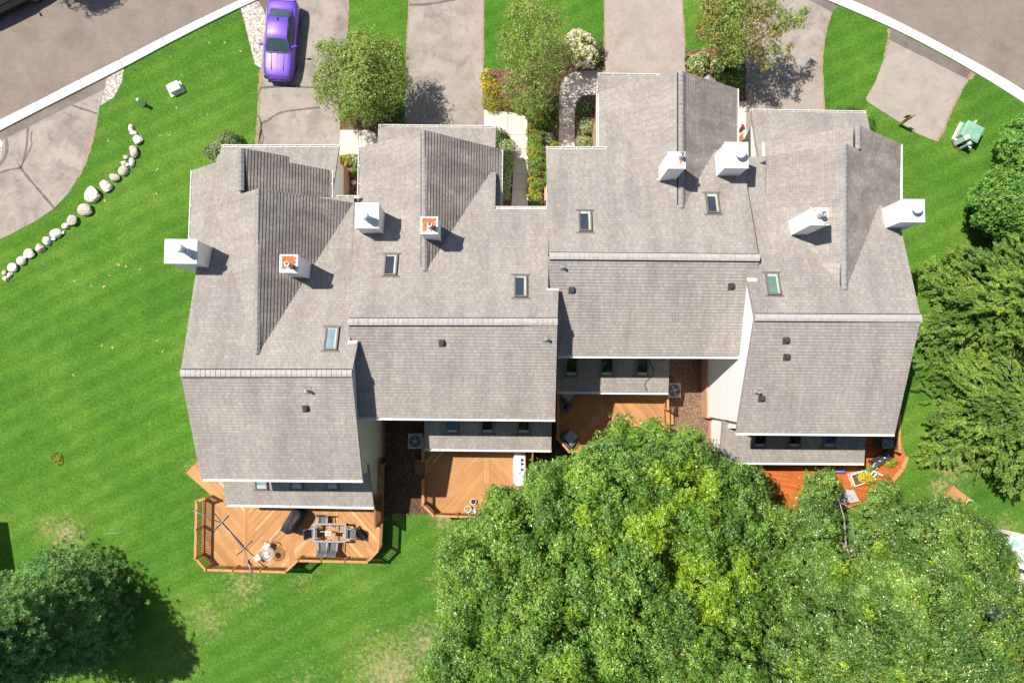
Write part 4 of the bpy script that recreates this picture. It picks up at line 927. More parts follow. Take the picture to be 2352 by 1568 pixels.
# deck 4: low red-stained platform with a sweeping edge
e_ = fl([(1690, 1078), (1690, 1125), (1740, 1150), (1800, 1172), (1852, 1180), (1930, 1172), (1985, 1152), (2030, 1115), (2052, 1092), (2068, 1072), (2079, 1046), (2063, 1000)], .5)
y0 = P(1900, 940, .5)[1]
d4 = deck('low red-stained deck with a stepped corner behind the rightmost townhouse', .5, [(e_[0][0], P(1690, 1050, .5)[1])] + e_ + [(e_[11][0], y0), (P(1985, 940, .5)[0], y0)], [], ['deck_red'],
          [(P(2066, 955, 1.52)[:2], P(2066, 1036, 1.52)[:2])], [(P(2066, 955, 1.52)[:2], 0), (P(2066, 1036, 1.52)[:2], 0)], trim='deck_trim')
st = MB(); rim = fl([(1985, 1158), (2033, 1120), (2056, 1096), (2073, 1076), (2083, 1048)], .3)
for a, b in zip(rim[:-1], rim[1:]): st.bar((*a, .27), (*b, .27), .30, .05); st.bar((*a, .12), (*b, .12), .05, .24)
st.obj('steps', 'deck_trim', d4)
# garden boardwalk
bw = MB(); pl_ = fl([(2190, 1115), (2249, 1160), (2244, 1181), (2200, 1190), (2130, 1215), (2080, 1212), (2085, 1196), (2130, 1178), (2168, 1144)], .25)
bw.prism(pl_, .02, .25); o = bw.obj('boardwalk', 'deck_yellow'); tag(o, 'yellowish timber garden platform under the oak at right, a white pot on it', 'boardwalk')
a, b = P(2190, 1113, .3), P(2166, 1144, .3); bw2 = MB(); bw2.bar(a, b, .16, .09); w_o = bw2.obj('edge_board', 'deck_trim', o) if False else None

# ---------------------------------------------------------------- patio furniture
def place(root, px, py, z, rz=0): x, y, _ = P(px, py, z); root.location = (x, y, z); root.rotation_euler = (0, 0, rz); return root
def sling_chair(label):
    t = thing('patio_chair', (0, 0, 0), label, 'chair', 'sling chairs round the patio table')   # faces +y
    s = MB(); s.box((0, 0, .42), (.48, .50, .025), bev=.01); s.obj('seat', 'sling_grey', t)
    b = MB(); n = 6
    pr = [(-.24, .42), (-.30, .58), (-.35, .75), (-.41, .90), (-.47, 1.0)]
    for (ya, za), (yb, zb) in zip(pr[:-1], pr[1:]):
        b.add([(-.25, ya, za), (.25, ya, za), (.25, yb, zb), (-.25, yb, zb), (-.25, ya - .02, za), (.25, ya - .02, za), (.25, yb - .02, zb), (-.25, yb - .02, zb)], [(0, 1, 2, 3), (7, 6, 5, 4), (0, 3, 7, 4), (1, 5, 6, 2), (3, 2, 6, 7)])
    b.obj('backrest', 'sling_grey', t)
    for sx in (-1, 1):
        f = MB(); x = sx * .285
        f.tube([(x, .27, 0), (x, .27, .60), (x, .22, .64), (x, -.30, .66)], .022, 6); f.tube([(x, -.20, 0), (x, -.30, .66), (x, -.47, 1.0)], .022, 6); f.bar((x, .25, .42), (x, -.25, .42), .03, .03)
        f.box((x, 0, .655), (.055, .46, .025)); f.obj('frame', 'grey_metal', t)
    return t
TX, TY, _ = P(757, 1223, DZ + .72)
tb = thing('patio_table', (TX, TY, DZ), 'grey metal dining table frame without its top, five chairs round it', 'table')
m = MB(); L_, W_ = 1.92, 1.10
for s in (-1, 1): m.box((TX, TY + s * (W_ / 2 - .05), DZ + .71), (L_, .10, .05)); m.box((TX + s * (L_ / 2 - .05), TY, DZ + .71), (.10, W_ - .2, .05))
m.box((TX, TY, DZ + .705), (.06, W_ - .2, .04)); m.box((TX, TY - .02, DZ + .35), (L_ - .4, .06, .04)); m.obj('table_frame', 'grey_metal', tb)
for sx in (-1, 1):
    for sy in (-1, 1): m = MB(); m.bar((TX + sx * .85, TY + sy * .45, DZ + .69), (TX + sx * .78, TY + sy * .40, DZ), .06, .06); m.obj('leg', 'grey_metal', tb)
c0 = sling_chair('grey sling chair pushed in on the house side of the metal table')
cz = DZ + .45
place(c0, 741, 1196, cz, R(180)); c0.location.z = DZ
for px, py, rz, lb in [(722, 1223, R(-90 + 6), 'grey sling chair at the left end of the metal table'), (741, 1254, R(4), 'left of the two grey sling chairs on the lawn side of the metal table'), (764, 1254, R(-3), 'right of the two grey sling chairs on the lawn side of the metal table'), (803, 1224, R(90), 'grey sling chair beside the black doormat')]:
    x, y, _ = P(px, py, cz); dup(c0, (x, y, DZ), rz, label=lb)
x, y, _ = P(754.5, 1224, DZ + .80)
cd_ = thing('caddy', (x, y, DZ + .73), 'small white box with a clear lid in the middle of the grey table frame', 'box')
m = MB(); m.box((x, y, DZ + .80), (.38, .24, .13), bev=.025, rz=R(-5)); m.obj('box_body', 'ceramic', cd_); m = MB(); m.box((x, y, DZ + .868), (.26, .13, .012), rz=R(-5)); m.obj('box_insert', 'terracotta', cd_)
# doormat with its lettering
x, y, _ = P(829, 1224, DZ); MR = R(-50)
dm = thing('doormat', (x, y, DZ), 'black doormat with white WOOF lettering leaning beside the table', 'doormat')
m = MB(); m.box((x, y, DZ + .02), (.80, .46, .03), rz=MR); m.obj('mat', 'black_rubber', dm)
def lettering(txt, size, loc, rz, mat, parent, name='lettering'):
    cu = bpy.data.curves.new(name, 'FONT'); cu.body = txt; cu.size = size; cu.align_x = 'CENTER'; cu.align_y = 'CENTER'; cu.extrude = .003; cu.resolution_u = 3
    to = bpy.data.objects.new('tmp', cu); me = bpy.data.meshes.new_from_object(to); bpy.data.objects.remove(to)
    me.materials.clear(); me.materials.append(MATS[mat]); o = bpy.data.objects.new(name, me); COL.objects.link(o); o.parent = parent
    o.location = Vector(loc) - Vector(ORIG[parent.name]); o.rotation_euler = (0, 0, rz); ORIG[o.name] = np.array(loc); return o
dv = Vector((math.sin(-MR), math.cos(MR), 0))
lettering('you had me at', .115, (x + dv.x * .11, y + dv.y * .11, DZ + .04), MR, 'letter_white', dm); lettering('WOOF', .25, (x - dv.x * .07, y - dv.y * .07, DZ + .04), MR, 'letter_white', dm)

def drape(name, mat, c, size, rz, label, cat, seed=0, flare=.08, ripple=.03):
    """cloth cover hanging over something: rounded box with folds"""
    rr = random.Random(seed); m = MB(); n, L = 28, 9; lx, ly, h = size; rings = []
    ph = [rr.uniform(0, 6.28) for _ in range(4)]
    for i in range(L + 1):
        t = i / L; zz = h * min(1, t / .72) if t < .72 else h * (1 + .06 * (t - .72))
        k = 1 + flare * (1 - min(1, t / .72)); sh = 1.0 if t < .72 else 1 - ((t - .72) / .28) ** 1.5 * .96
        ring = []
        for j in range(n):
            a = 2 * math.pi * j / n; ca, sa = math.cos(a), math.sin(a); e = .38
            x = lx / 2 * math.copysign(abs(ca) ** e, ca); y = ly / 2 * math.copysign(abs(sa) ** e, sa)
            w = 1 + ripple * (math.sin(5 * a + ph[0]) + .7 * math.sin(9 * a + ph[1])) * (1.2 - t)
            ring.append((x * k * w * sh, y * k * w * sh, zz + ripple * .8 * math.sin(3 * a + ph[2] + 4 * t) * (.3 + t)))
        rings.append(ring)
    M = Matrix.Rotation(rz, 3, 'Z'); V = [tuple(M @ Vector(p) + Vector(c)) for r_ in rings for p in r_]
    m.add(V, [(i * n + j, i * n + (j + 1) % n, (i + 1) * n + (j + 1) % n, (i + 1) * n + j) for i in range(L) for j in range(n)] + [tuple(L * n + j for j in range(n))], smooth=True)
    o = m.obj(name, mat); tag(o, label, cat); return o
x, y, _ = P(674, 1194, DZ + .55)
drape('covered_grill', 'cover_black', (x, y, DZ), (1.45, .62, 1.12), R(58), 'grill under a black fabric cover against the rear roof edge', 'grill', 3, .16, .05)
x, y, _ = P(1194, 1075, DZ + .55)
cv_ = drape('covered_bundle', 'cover_white', (x, y, DZ), (.70, 2.0, .92), R(1), 'long piece of furniture under a white fabric cover, three dark tabs on it', 'covered furniture', 5, .14, .03)
for px, py in ((1200, 1056), (1200, 1065), (1200, 1078)):
    a = Vector(P(px, py, DZ + .96)); m = MB(); m.add([a + Vector((-.09, .10, .0)), a + Vector((-.09, -.10, .0)), a + Vector((.10, .0, .05)), a + Vector((-.03, 0, .10))], [(0, 1, 2), (0, 2, 3), (1, 3, 2), (0, 3, 1)])
    m.obj('tab', 'black_rubber', cv_)
def pot(name, px, py, z, r, h, mat, label, fill='mulch'):
    x, y, _ = P(px, py, z + h); t = thing(name, (x, y, z), label, 'pot')
    m = MB(); m.lathe((x, y, z), [(.001, 0), (r * .7, 0), (r, h * .9), (r * 1.1, h), (r * .92, h), (r * .85, h * .75)], 18); m.obj('pot_body', mat, t)
    m = MB(); m.lathe((x, y, z), [(r * .88, h * .76), (.001, h * .8)], 16); m.obj('fill', fill, t); return t
pot('bowl', 1087.5, 1152, DZ, .17, .16, 'ceramic', 'pale bowl nearest the house on the octagonal deck', 'black_rubber'); pot('bowl', 1075, 1169, DZ, .20, .24, 'ceramic', 'white pot with ochre soil beside the deck rail', 'bare_soil'); pot('bowl', 1087.5, 1174, DZ, .14, .15, 'ceramic', 'smallest white dish touching the deck rail', 'cushion_blue')

# glass bistro set
BX, BY, _ = P(615, 1271, DZ + .70)
bt_ = thing('bistro_table', (BX, BY, DZ), 'round clear glass bistro table with a dish of shells', 'table')
m = MB(); m.lathe((BX, BY, DZ), [(.001, .70), (.385, .70), (.395, .705), (.385, .712), (.001, .712)], 32); m.obj('glass_top', 'clear_glass', bt_)
m = MB(); k = 32
m.tube([(BX + .392 * math.cos(i * 2 * math.pi / k), BY + .392 * math.sin(i * 2 * math.pi / k), DZ + .706) for i in range(k + 1)], .013, 6); m.obj('rim', 'grey_metal', bt_)
for i in range(3):
    a = i * 2.09 + .4; m = MB(); m.tube([(BX + .05 * math.cos(a), BY + .05 * math.sin(a), DZ + .70), (BX + .30 * math.cos(a), BY + .30 * math.sin(a), DZ)], .014, 6); m.obj('leg', 'dark_metal', bt_)
sx, sy, _ = P(613, 1274, DZ + .75)
ds = thing('shell_dish', (sx, sy, DZ + .712), 'dish heaped with pale and brown shells on the glass table', 'dish')
m = MB(); m.lathe((sx, sy, DZ + .713), [(.001, 0), (.12, .0), (.17, .04), (.16, .045), (.11, .015), (.001, .015)], 18); m.obj('dish_body', 'ceramic', ds)
rr = random.Random(4)
for i in range(12):
    a, r0 = rr.uniform(0, 6.28), rr.uniform(.01, .13); q = Vector((sx + r0 * math.cos(a), sy + r0 * math.sin(a), DZ + .75)); b = rr.uniform(0, 6.28); e = Vector((math.cos(b), math.sin(b), rr.uniform(-.2, .5))) * .08
    m = MB(); m.tube([q - e, q, q + e], [.012, .03, .008], 6); m.obj('shell', rr.choice(['ceramic', 'post_wood', 'ceramic', 'terracotta']), ds)
def folding_chair(px, py, rz, label, backmat):
    x, y, _ = P(px, py, DZ + .45); t = thing('bistro_chair', (0, 0, 0), label, 'chair', 'folding bistro chairs')
    m = MB(); m.box((0, 0, .45), (.38, .38, .03), bev=.012); m.obj('seat', 'cream_fabric', t)
    m = MB(); n = 8; V = []
    for i in range(n + 1):
        u = i / n * 2 - 1; hh = .15 * (1 - u * u) + .01; xx = u * .24; yy = -.26 - .07 * (1 - u * u)
        V += [(xx, yy, .72 - hh * .3), (xx, yy - .05, .72 + hh)]
    m.add(V, [(2 * i, 2 * i + 2, 2 * i + 3, 2 * i + 1) for i in range(n)]); m.add([(a, b - .015, c) for a, b, c in V], [(2 * i + 1, 2 * i + 3, 2 * i + 2, 2 * i) for i in range(n)]); m.obj('backrest', backmat, t)
    for s in (-1, 1):
        m = MB(); m.tube([(s * .19, -.30, .85), (s * .19, .02, .45), (s * .19, .22, 0)], .012, 6); m.obj('leg', 'dark_metal', t); m = MB(); m.tube([(s * .17, .17, .44), (s * .17, -.26, 0)], .012, 6); m.obj('leg', 'dark_metal', t)
    t.location = (x, y, DZ); t.rotation_euler = (0, 0, rz); return t
folding_chair(612, 1254, R(160), 'cream folding bistro chair on the house side of the glass table', 'dark_metal')
folding_chair(590, 1281, R(-55), 'cream folding bistro chair on the rail side of the glass table', 'dark_metal')
# hammock stand
hs = thing('hammock_stand', P(533, 1228, DZ), 'bare steel hammock stand lying across the golden deck', 'hammock stand')
a, b = Vector(P(507.5, 1200, DZ + .10)), Vector(P(560, 1257.5, DZ + .10)); t0, t1 = Vector(P(444.4, 1172, DZ + 1.2)), Vector(P(577, 1314, DZ + 1.2))
m = MB(); m.tube([a, b], .035, 8); m.obj('beam', 'grey_metal', hs)
for e, t_p in ((a, t0), (b, t1)): m = MB(); m.tube([e, t_p], [.032, .026], 8); m.tube([t_p, t_p + Vector((0, 0, -.08))], .02, 6); m.obj('arm', 'grey_metal', hs)
for (xa, ya, xb, yb) in ((490.5, 1217.5, 524, 1183.5), (543.5, 1274, 578, 1241)): m = MB(); m.tube([P(xa, ya, DZ + .05), P(xb, yb, DZ + .05)], .032, 8); m.obj('foot', 'grey_metal', hs)

# deck 3: armchairs and fire bowl
def armchair(px, py, rz, label):
    t = thing('armchair', (0, 0, 0), label, 'armchair', 'cushioned outdoor armchairs')
    m = MB(); m.box((0, .02, .16), (.74, .72, .22), bev=.02)
    m.obj('base', 'dark_metal', t)
    for s in (-1, 1): m = MB(); m.box((s * .385, 0, .33), (.07, .76, .56), bev=.02); m.obj('arm', 'dark_metal', t)
    m = MB(); m.box((0, -.36, .42), (.70, .07, .72), bev=.02, rx=R(8)); m.obj('backrest', 'dark_metal', t)
    m = MB(); m.box((0, .06, .36), (.67, .68, .17), bev=.05); m.obj('cushion', 'cushion_blue', t)
    x, y, _ = P(px, py, DZ + .45); t.location = (x, y, DZ); t.rotation_euler = (0, 0, rz); return t
armchair(1309, 1006, R(-42), 'blue-grey cushioned armchair in the chamfered corner of the shaded deck')
armchair(1302, 903, R(-128), 'pale cushioned armchair half hidden below the rear roof gutter')
fb = thing('fire_bowl', P(1299.5, 934, DZ + .4)[:2] + (DZ,), 'dark round fire bowl on the shaded deck between two armchairs', 'fire bowl')
x, y = ORIG[fb.name][:2]; m = MB(); m.lathe((x, y, DZ), [(.20, 0), (.30, .20), (.33, .38), (.36, .40), (.33, .42), (.28, .36), (.001, .30)], 24); m.obj('bowl', 'dark_metal', fb); m = MB(); m.lathe((x, y, DZ), [(.14, .34), (.10, .44), (.001, .45)], 14); m.obj('burner', 'black_plastic', fb)

# air conditioners
def ac_unit(px, py, label, fan_dark):
    x, y, _ = P(px, py, .85); t = thing('air_conditioner', (x, y, 0), label, 'air conditioner', 'air conditioning units beside the decks')
    m = MB(); m.box((x, y, .42), (.86, .90, .78), bev=.07); m.obj('cabinet', 'ac_grey', t)
    m = MB(); m.lathe((x, y, .80), [(.36, .02), (.34, .016), (.001, .014)], 28); m.obj('fan_opening', 'black_rubber', t)
    for i in range(5 if fan_dark else 4):
        a = i * 2 * math.pi / (5 if fan_dark else 4); m = MB(); c, s = math.cos(a), math.sin(a); c2, s2 = math.cos(a + .75), math.sin(a + .75)
        m.add([(x + c * .08, y + s * .08, .825), (x + c * .32, y + s * .32, .822), (x + c2 * .32, y + s2 * .32, .832), (x + c2 * .08, y + s2 * .08, .832)], [(0, 1, 2, 3)]); m.obj('fan_blade', 'dark_metal' if fan_dark else 'grey_metal', t)
    m = MB()
    for k in range(1, 8):
        r0 = .37 * k / 7.5; m.tube([(x + r0 * math.cos(j * 2 * math.pi / 24), y + r0 * math.sin(j * 2 * math.pi / 24), .845) for j in range(25)], .0045, 4, cap=False)
    for k in range(12): a = k * math.pi / 6; m.tube([(x + .05 * math.cos(a), y + .05 * math.sin(a), .85), (x + .38 * math.cos(a), y + .38 * math.sin(a), .85)], .005, 4)
    m.lathe((x, y, .80), [(.37, .035), (.39, .05), (.41, .035)], 28); m.lathe((x, y, .85), [(.09, 0), (.07, .02), (.001, .022)], 14); m.obj('fan_guard', 'ac_grey', t); return t
ac_unit(953, 1013, 'grey air conditioner in the dark gap beside the octagonal deck', True)
ac_unit(1548.5, 896, 'pale air conditioner on bare soil beside the white side wall', False)

# deck 4 things
Z4 = .5
x, y, _ = P(2038, 1018, Z4 + 1.0)
g = thing('grill', (x, y, Z4), 'black gas grill in the shade at the corner of the red deck', 'grill')
m = MB(); m.box((x, y, Z4 + .40), (.62, .48, .72), bev=.02); m.obj('cabinet', 'black_plastic', g); m = MB(); m.box((x + .02, y, Z4 + .95), (.66, .52, .36), bev=.12); m.obj('lid', 'dark_metal', g)
for s in (-1, 1): m = MB(); m.box((x + s * .52, y, Z4 + .80), (.38, .44, .04), bev=.01); m.obj('side_shelf', 'black_plastic', g)
m = MB(); m.bar((x - .22, y - .29, Z4 + .98), (x + .22, y - .29, Z4 + .98), .03, .03); m.obj('handle', 'galvanized', g)
def planter_box(px, py, rz, L_, W_, h, mat, label, z=Z4):
    x, y, _ = P(px, py, z + h); t = thing('planter', (0, 0, 0), label, 'planter')
    m = MB()
    for s in (-1, 1): m.box((0, s * (W_ / 2 - .025), h / 2), (L_, .05, h)); m.box((s * (L_ / 2 - .025), 0, h / 2), (.05, W_ - .1, h))
    m.box((0, 0, h * .4), (L_ - .1, W_ - .1, h * .75)); m.obj('planter_body', mat, t); m = MB(); m.box((0, 0, h * .82), (L_ - .1, W_ - .1, .04)); m.obj('planter_soil', 'soil', t)
    t.location = (x, y, z); t.rotation_euler = (0, 0, rz); return t, x, y
bench = thing('deck_bench', (0, 0, 0), 'dark slatted bench with small pale ornaments on the red deck', 'bench')
for k in range(4): m = MB(); m.box((0, -.20 + k * .135, .44), (1.45, .12, .035)); m.obj('slat', 'brown_vent', bench)
for s in (-1, 1): m = MB(); m.box((s * .6, 0, .21), (.07, .5, .42)); m.obj('leg', 'brown_vent', bench)
m = MB(); m.box((0, .32, .66), (1.45, .05, .36), rx=R(-8)); m.obj('backrest', 'brown_vent', bench)
x, y, _ = P(2027, 1053, Z4 + .45); bench.location = (x, y, Z4); bench.rotation_euler = (0, 0, R(34)); ORIG[bench.name] = np.array((x, y, Z4))
for (px, py, lb) in ((2040, 1045, 'pale ornament near the upper end of the dark bench'), (2032, 1051, 'pale ornament in the middle of the dark bench'), (2021, 1058.5, 'pale ornament near the lower end of the dark bench')):
    x, y, _ = P(px, py, Z4 + .5); m = MB(); m.lathe((x, y, Z4 + .46), [(.001, 0), (.05, .0), (.06, .05), (.03, .09), (.035, .12), (.001, .14)], 10); tag(m.obj('ornament', 'ceramic'), lb, 'ornament', 'ornaments on the dark bench')
st = thing('deck_stool', P(2009, 1068, Z4 + .45)[:2] + (Z4,), 'small wire chair with a cream seat beside the dark bench', 'chair')
x, y = ORIG[st.name][:2]; m = MB(); m.box((x + .08, y - .03, Z4 + .42), (.34, .34, .05), rz=R(-32), bev=.02); m.obj('seat', 'cream_fabric', st)
for dx, dy in ((-.05, -.2), (.25, -.08), (-.1, .12), (.18, .2)): m = MB(); m.tube([(x + dx, y + dy, Z4), (x + dx * .8, y + dy * .8, Z4 + .42)], .012, 6); m.obj('leg', 'white_metal', st)
m = MB(); m.tube([(x - .08, y - .18, Z4 + .42), (x - .26, y - .08, Z4 + .8), (x - .14, y + .20, Z4 + .8), (x - .02, y + .18, Z4 + .42)], .014, 6); m.tube([(x - .2, y - .02, Z4 + .62), (x - .1, y + .16, Z4 + .62)], .01, 6); m.obj('backrest', 'white_metal', st)
fr = thing('folding_frame', P(2012, 1091, Z4 + .4)[:2] + (Z4,), 'white ladder-like folding frame beside the yellow flowers', 'folding frame')
A_ = [P(x_, y_, Z4 + .45) for x_, y_ in ((1998, 1091), (2007, 1081), (2017, 1084), (2027, 1092), (2012, 1101), (2003, 1098))]
m = MB()
for i, j in ((0, 1), (1, 3), (0, 4), (5, 2)): m.bar(A_[i], A_[j], .07, .035)
m.obj('top_frame', 'white_trim', fr)
for i in (0, 1, 3, 4): m = MB(); p = Vector(A_[i]); m.tube([p, (p.x, p.y, Z4)], .016, 6); m.obj('leg', 'white_trim', fr)
tp_ = thing('low_table', P(1934, 1140, Z4 + .4)[:2] + (Z4,), 'grey low table half hidden by oak leaves on the red deck', 'table')
pts = [P(x_, y_, Z4 + .4)[:2] for x_, y_ in ((1893, 1150), (1924, 1122), (1961, 1125), (1975, 1151), (1915, 1160))]
m = MB(); m.prism(pts, Z4 + .36, Z4 + .41); m.obj('table_top', 'beige_plastic', tp_)
for x_, y_ in pts: m = MB(); m.tube([(x_ * .97 + pts[1][0] * .03, y_ * .97 + pts[1][1] * .03, Z4), (x_ * .97 + pts[1][0] * .03, y_ * .97 + pts[1][1] * .03, Z4 + .36)], .03, 6); m.obj('leg', 'grey_metal', tp_)
um = thing('closed_parasol', P(1925, 1083, Z4 + .5)[:2] + (Z4,), 'closed blue parasol lying on the red deck below the gutter', 'parasol')
a, b = Vector(P(1898, 1085, Z4 + .15)), Vector(P(1941, 1080, Z4 + .22)); m = MB(); m.tube([a, a.lerp(b, .3), a.lerp(b, .55), a.lerp(b, .9), b], [.02, .07, .10, .17, .13], 10); m.obj('canopy', 'blue_canvas', um); m = MB(); m.tube([a - (b - a) * .35, a], .02, 6); m.obj('pole', 'white_metal', um)
pot('garden_pot', 2229.5, 1158, .25, .27, .36, 'ceramic', 'white crescent-rimmed pot at the corner of the timber platform', 'soil')
mp_ = thing('ceramic_dog', P(1697, 288, .5)[:2] + (.02,), 'white round planter with a dark red ball by the side door', 'ornament')
x, y = ORIG[mp_.name][:2]; m = MB(); m.lathe((x, y, .02), [(.001, 0), (.16, 0), (.24, .2), (.2, .4), (.12, .46), (.001, .44)], 16); m.obj('planter_body', 'ceramic', mp_); m = MB(); m.lathe((x + .3, y + .05, .02), [(.001, 0), (.12, .05), (.16, .18), (.1, .3), (.001, .32)], 14); m.obj('ball', 'red_paint', mp_)
mp_.name = 'door_ornament'; ORIG['door_ornament'] = ORIG['ceramic_dog']

# ---------------------------------------------------------------- utilities, sign, boulders
def cabinet(px, py, h, size, rz, mat, label, lid=True):
    x, y, _ = P(px, py, h); t = thing('utility_box', (x, y, 0), label, 'utility box')
    M = Matrix.Rotation(rz, 3, 'Z'); m = MB(); m.box((x, y, h * .44), (size[0], size[1], h * .88), rz=rz, bev=.03); m.obj('cabinet', mat, t)
    m = MB(); m.box((x, y, h * .93), (size[0] + .07, size[1] + .07, h * .14), rz=rz, bev=.05, taper=.93); o = M @ Vector((0, -.02, 0)); m.bar(Vector((x, y, h * .99)) - M @ Vector((0, size[1] * .42, 0)), Vector((x, y, h * .99)) + M @ Vector((0, size[1] * .42, 0)), .035, .03); m.obj('lid', mat, t)
    m = MB(); m.box((x, y, .04), (size[0] + .25, size[1] + .22, .08), rz=rz); m.obj('pad', 'curb_concrete', t); return t
cabinet(397, 199, .45, (.70, .50), R(27), 'pale_green_paint', 'pale green utility box on the lawn below the street kerb')
t = cabinet(2236, 301, .80, (1.08, .98), R(-28), 'green_paint', 'green transformer box beside two pale bollards')
x, y, _ = P(2224, 300, .1); m = MB(); m.box((x - .1, y, .35), (.10, 1.0, .7), rz=R(-28)); m.obj('side_panel', 'beige_plastic', t)
def bollard(px, py, h, r, mat, label, square=False):
    x, y, _ = P(px, py, 0); t = thing('utility_post', (x, y, 0), label, 'utility post')
    m = MB()
    if square: m.box((x, y, h * .45), (r * 2, r * 1.7, h * .9), rz=R(25), bev=.03)
    else: m.lathe((x, y, 0), [(r, 0), (r, h * .86)], 16)
    m.obj('post_body', mat, t); m = MB()
    if square: m.box((x, y, h * .93), (r * 2.2, r * 1.9, h * .16), rz=R(25), bev=.05)
    else: m.lathe((x, y, 0), [(r * 1.12, h * .84), (r * 1.12, h * .95), (r * .8, h), (.001, h * 1.01)], 16)
    m.obj('post_cap', mat, t); m = MB(); m.box((x, y, .03), (r * 3, r * 3, .06), rz=R(25)); m.obj('foot', 'soil', t)
bollard(332, 241, .85, .10, 'pale_green_paint', 'pale round utility post standing alone on the lawn beside the boulders')
bollard(2196, 329, 1.1, .17, 'pale_green_paint', 'square pale utility post close to the green transformer', True)
bollard(2206, 340, .95, .11, 'pale_green_paint', 'round pale utility post, lower of the two by the green transformer')
sx, sy, _ = P(2064.5, 287, 0)
sg = thing('sign_post', (sx, sy, 0), 'wooden post with a small grey sign at the edge of the parking pad', 'sign')
m = MB(); m.box((sx, sy, .72), (.13, .13, 1.44)); m.obj('post', 'post_wood', sg); m = MB(); m.box((sx - .02, sy + .09, 1.16), (.52, .03, .46)); m.obj('sign_panel', 'galvanized', sg)

BOULDERS = [(300, 293, 12, 18), (305, 305, 15, 12), (316, 321, 22, 21), (307, 347, 20, 29), (288, 361, 14, 10), (301, 372, 13, 20), (282, 374, 12, 11), (291.5, 378, 9, 9), (282, 392, 25, 21), (262, 408, 24, 22), (243, 427, 28, 26), (213.5, 449, 34, 39), (195.5, 480, 33, 28), (167, 506, 24, 27), (150, 519, 17, 14), (128, 536.5, 25, 21), (144, 534, 6, 8), (107, 552.5, 17, 23), (121.5, 548.5, 11, 8), (92, 569, 24, 21), (67, 582, 27, 20), (50, 599, 23, 20), (28.5, 614, 24, 19), (7.5, 626, 12, 11), (20.5, 630, 12, 11), (11, 640, 14, 12)]
ORD = ['first', 'second', 'third', 'fourth', 'fifth', 'sixth', 'seventh', 'eighth', 'ninth', 'tenth', 'eleventh', 'twelfth', 'thirteenth', 'fourteenth', 'fifteenth', 'sixteenth', 'seventeenth', 'eighteenth', 'nineteenth', 'twentieth', 'twenty-first', 'twenty-second', 'twenty-third', 'twenty-fourth', 'twenty-fifth', 'last']
for i, (px, py, dx, dy) in enumerate(BOULDERS):
    rr = random.Random(100 + i); x, y, _ = P(px, py, .15); a, b = dx / 68, dy / 68; h = .62 * (a + b) / 2 + .06; m = MB(); n, k = 14, 7; V = []
    ax = [Vector((rr.gauss(0, 1), rr.gauss(0, 1), rr.gauss(0, .8))).normalized() for _ in range(9)]; cut = [rr.uniform(.62, .90) for _ in range(9)]
    tilt = Matrix.Rotation(rr.uniform(-.5, .5), 3, 'Z')
    for j in range(k + 1):
        for q in range(n):
            th, ph = math.pi * j / k, 2 * math.pi * q / n; d = Vector((math.sin(th) * math.cos(ph), math.sin(th) * math.sin(ph), math.cos(th))); r = 1.0
            for A, c in zip(ax, cut):
                dd = d.dot(A)
                if dd * r > c: r = c / dd
            r *= 1 + rr.uniform(-.02, .02); v = tilt @ (d * r); V.append((x + v.x * a * 1.06, y + v.y * b * 1.06, h * .45 + v.z * h * .75))
    m.add(V, [(j * n + q, (j + 1) * n + q, (j + 1) * n + (q + 1) % n, j * n + (q + 1) % n) for j in range(k) for q in range(n)])
    sz = 'very large' if dx + dy > 60 else 'large' if dx + dy > 46 else 'medium' if dx + dy > 32 else 'small'
    mt = 'rock_grey' if i in (9, 13) else 'rock_brown' if i in (3, 8, 12, 4, 19, 23) else 'rock_pale'; nm = {'rock_pale': 'pale', 'rock_brown': 'brownish', 'rock_grey': 'grey'}[mt]
    o = m.obj('boulder', mt); tag(o, f'{sz} {nm} boulder, {ORD[i]} from the upper end of the curved row' if i < 25 else f'{sz} {nm} boulder at the very lower left end of the curved row', 'boulder', 'boulders in a curved row on the lawn')

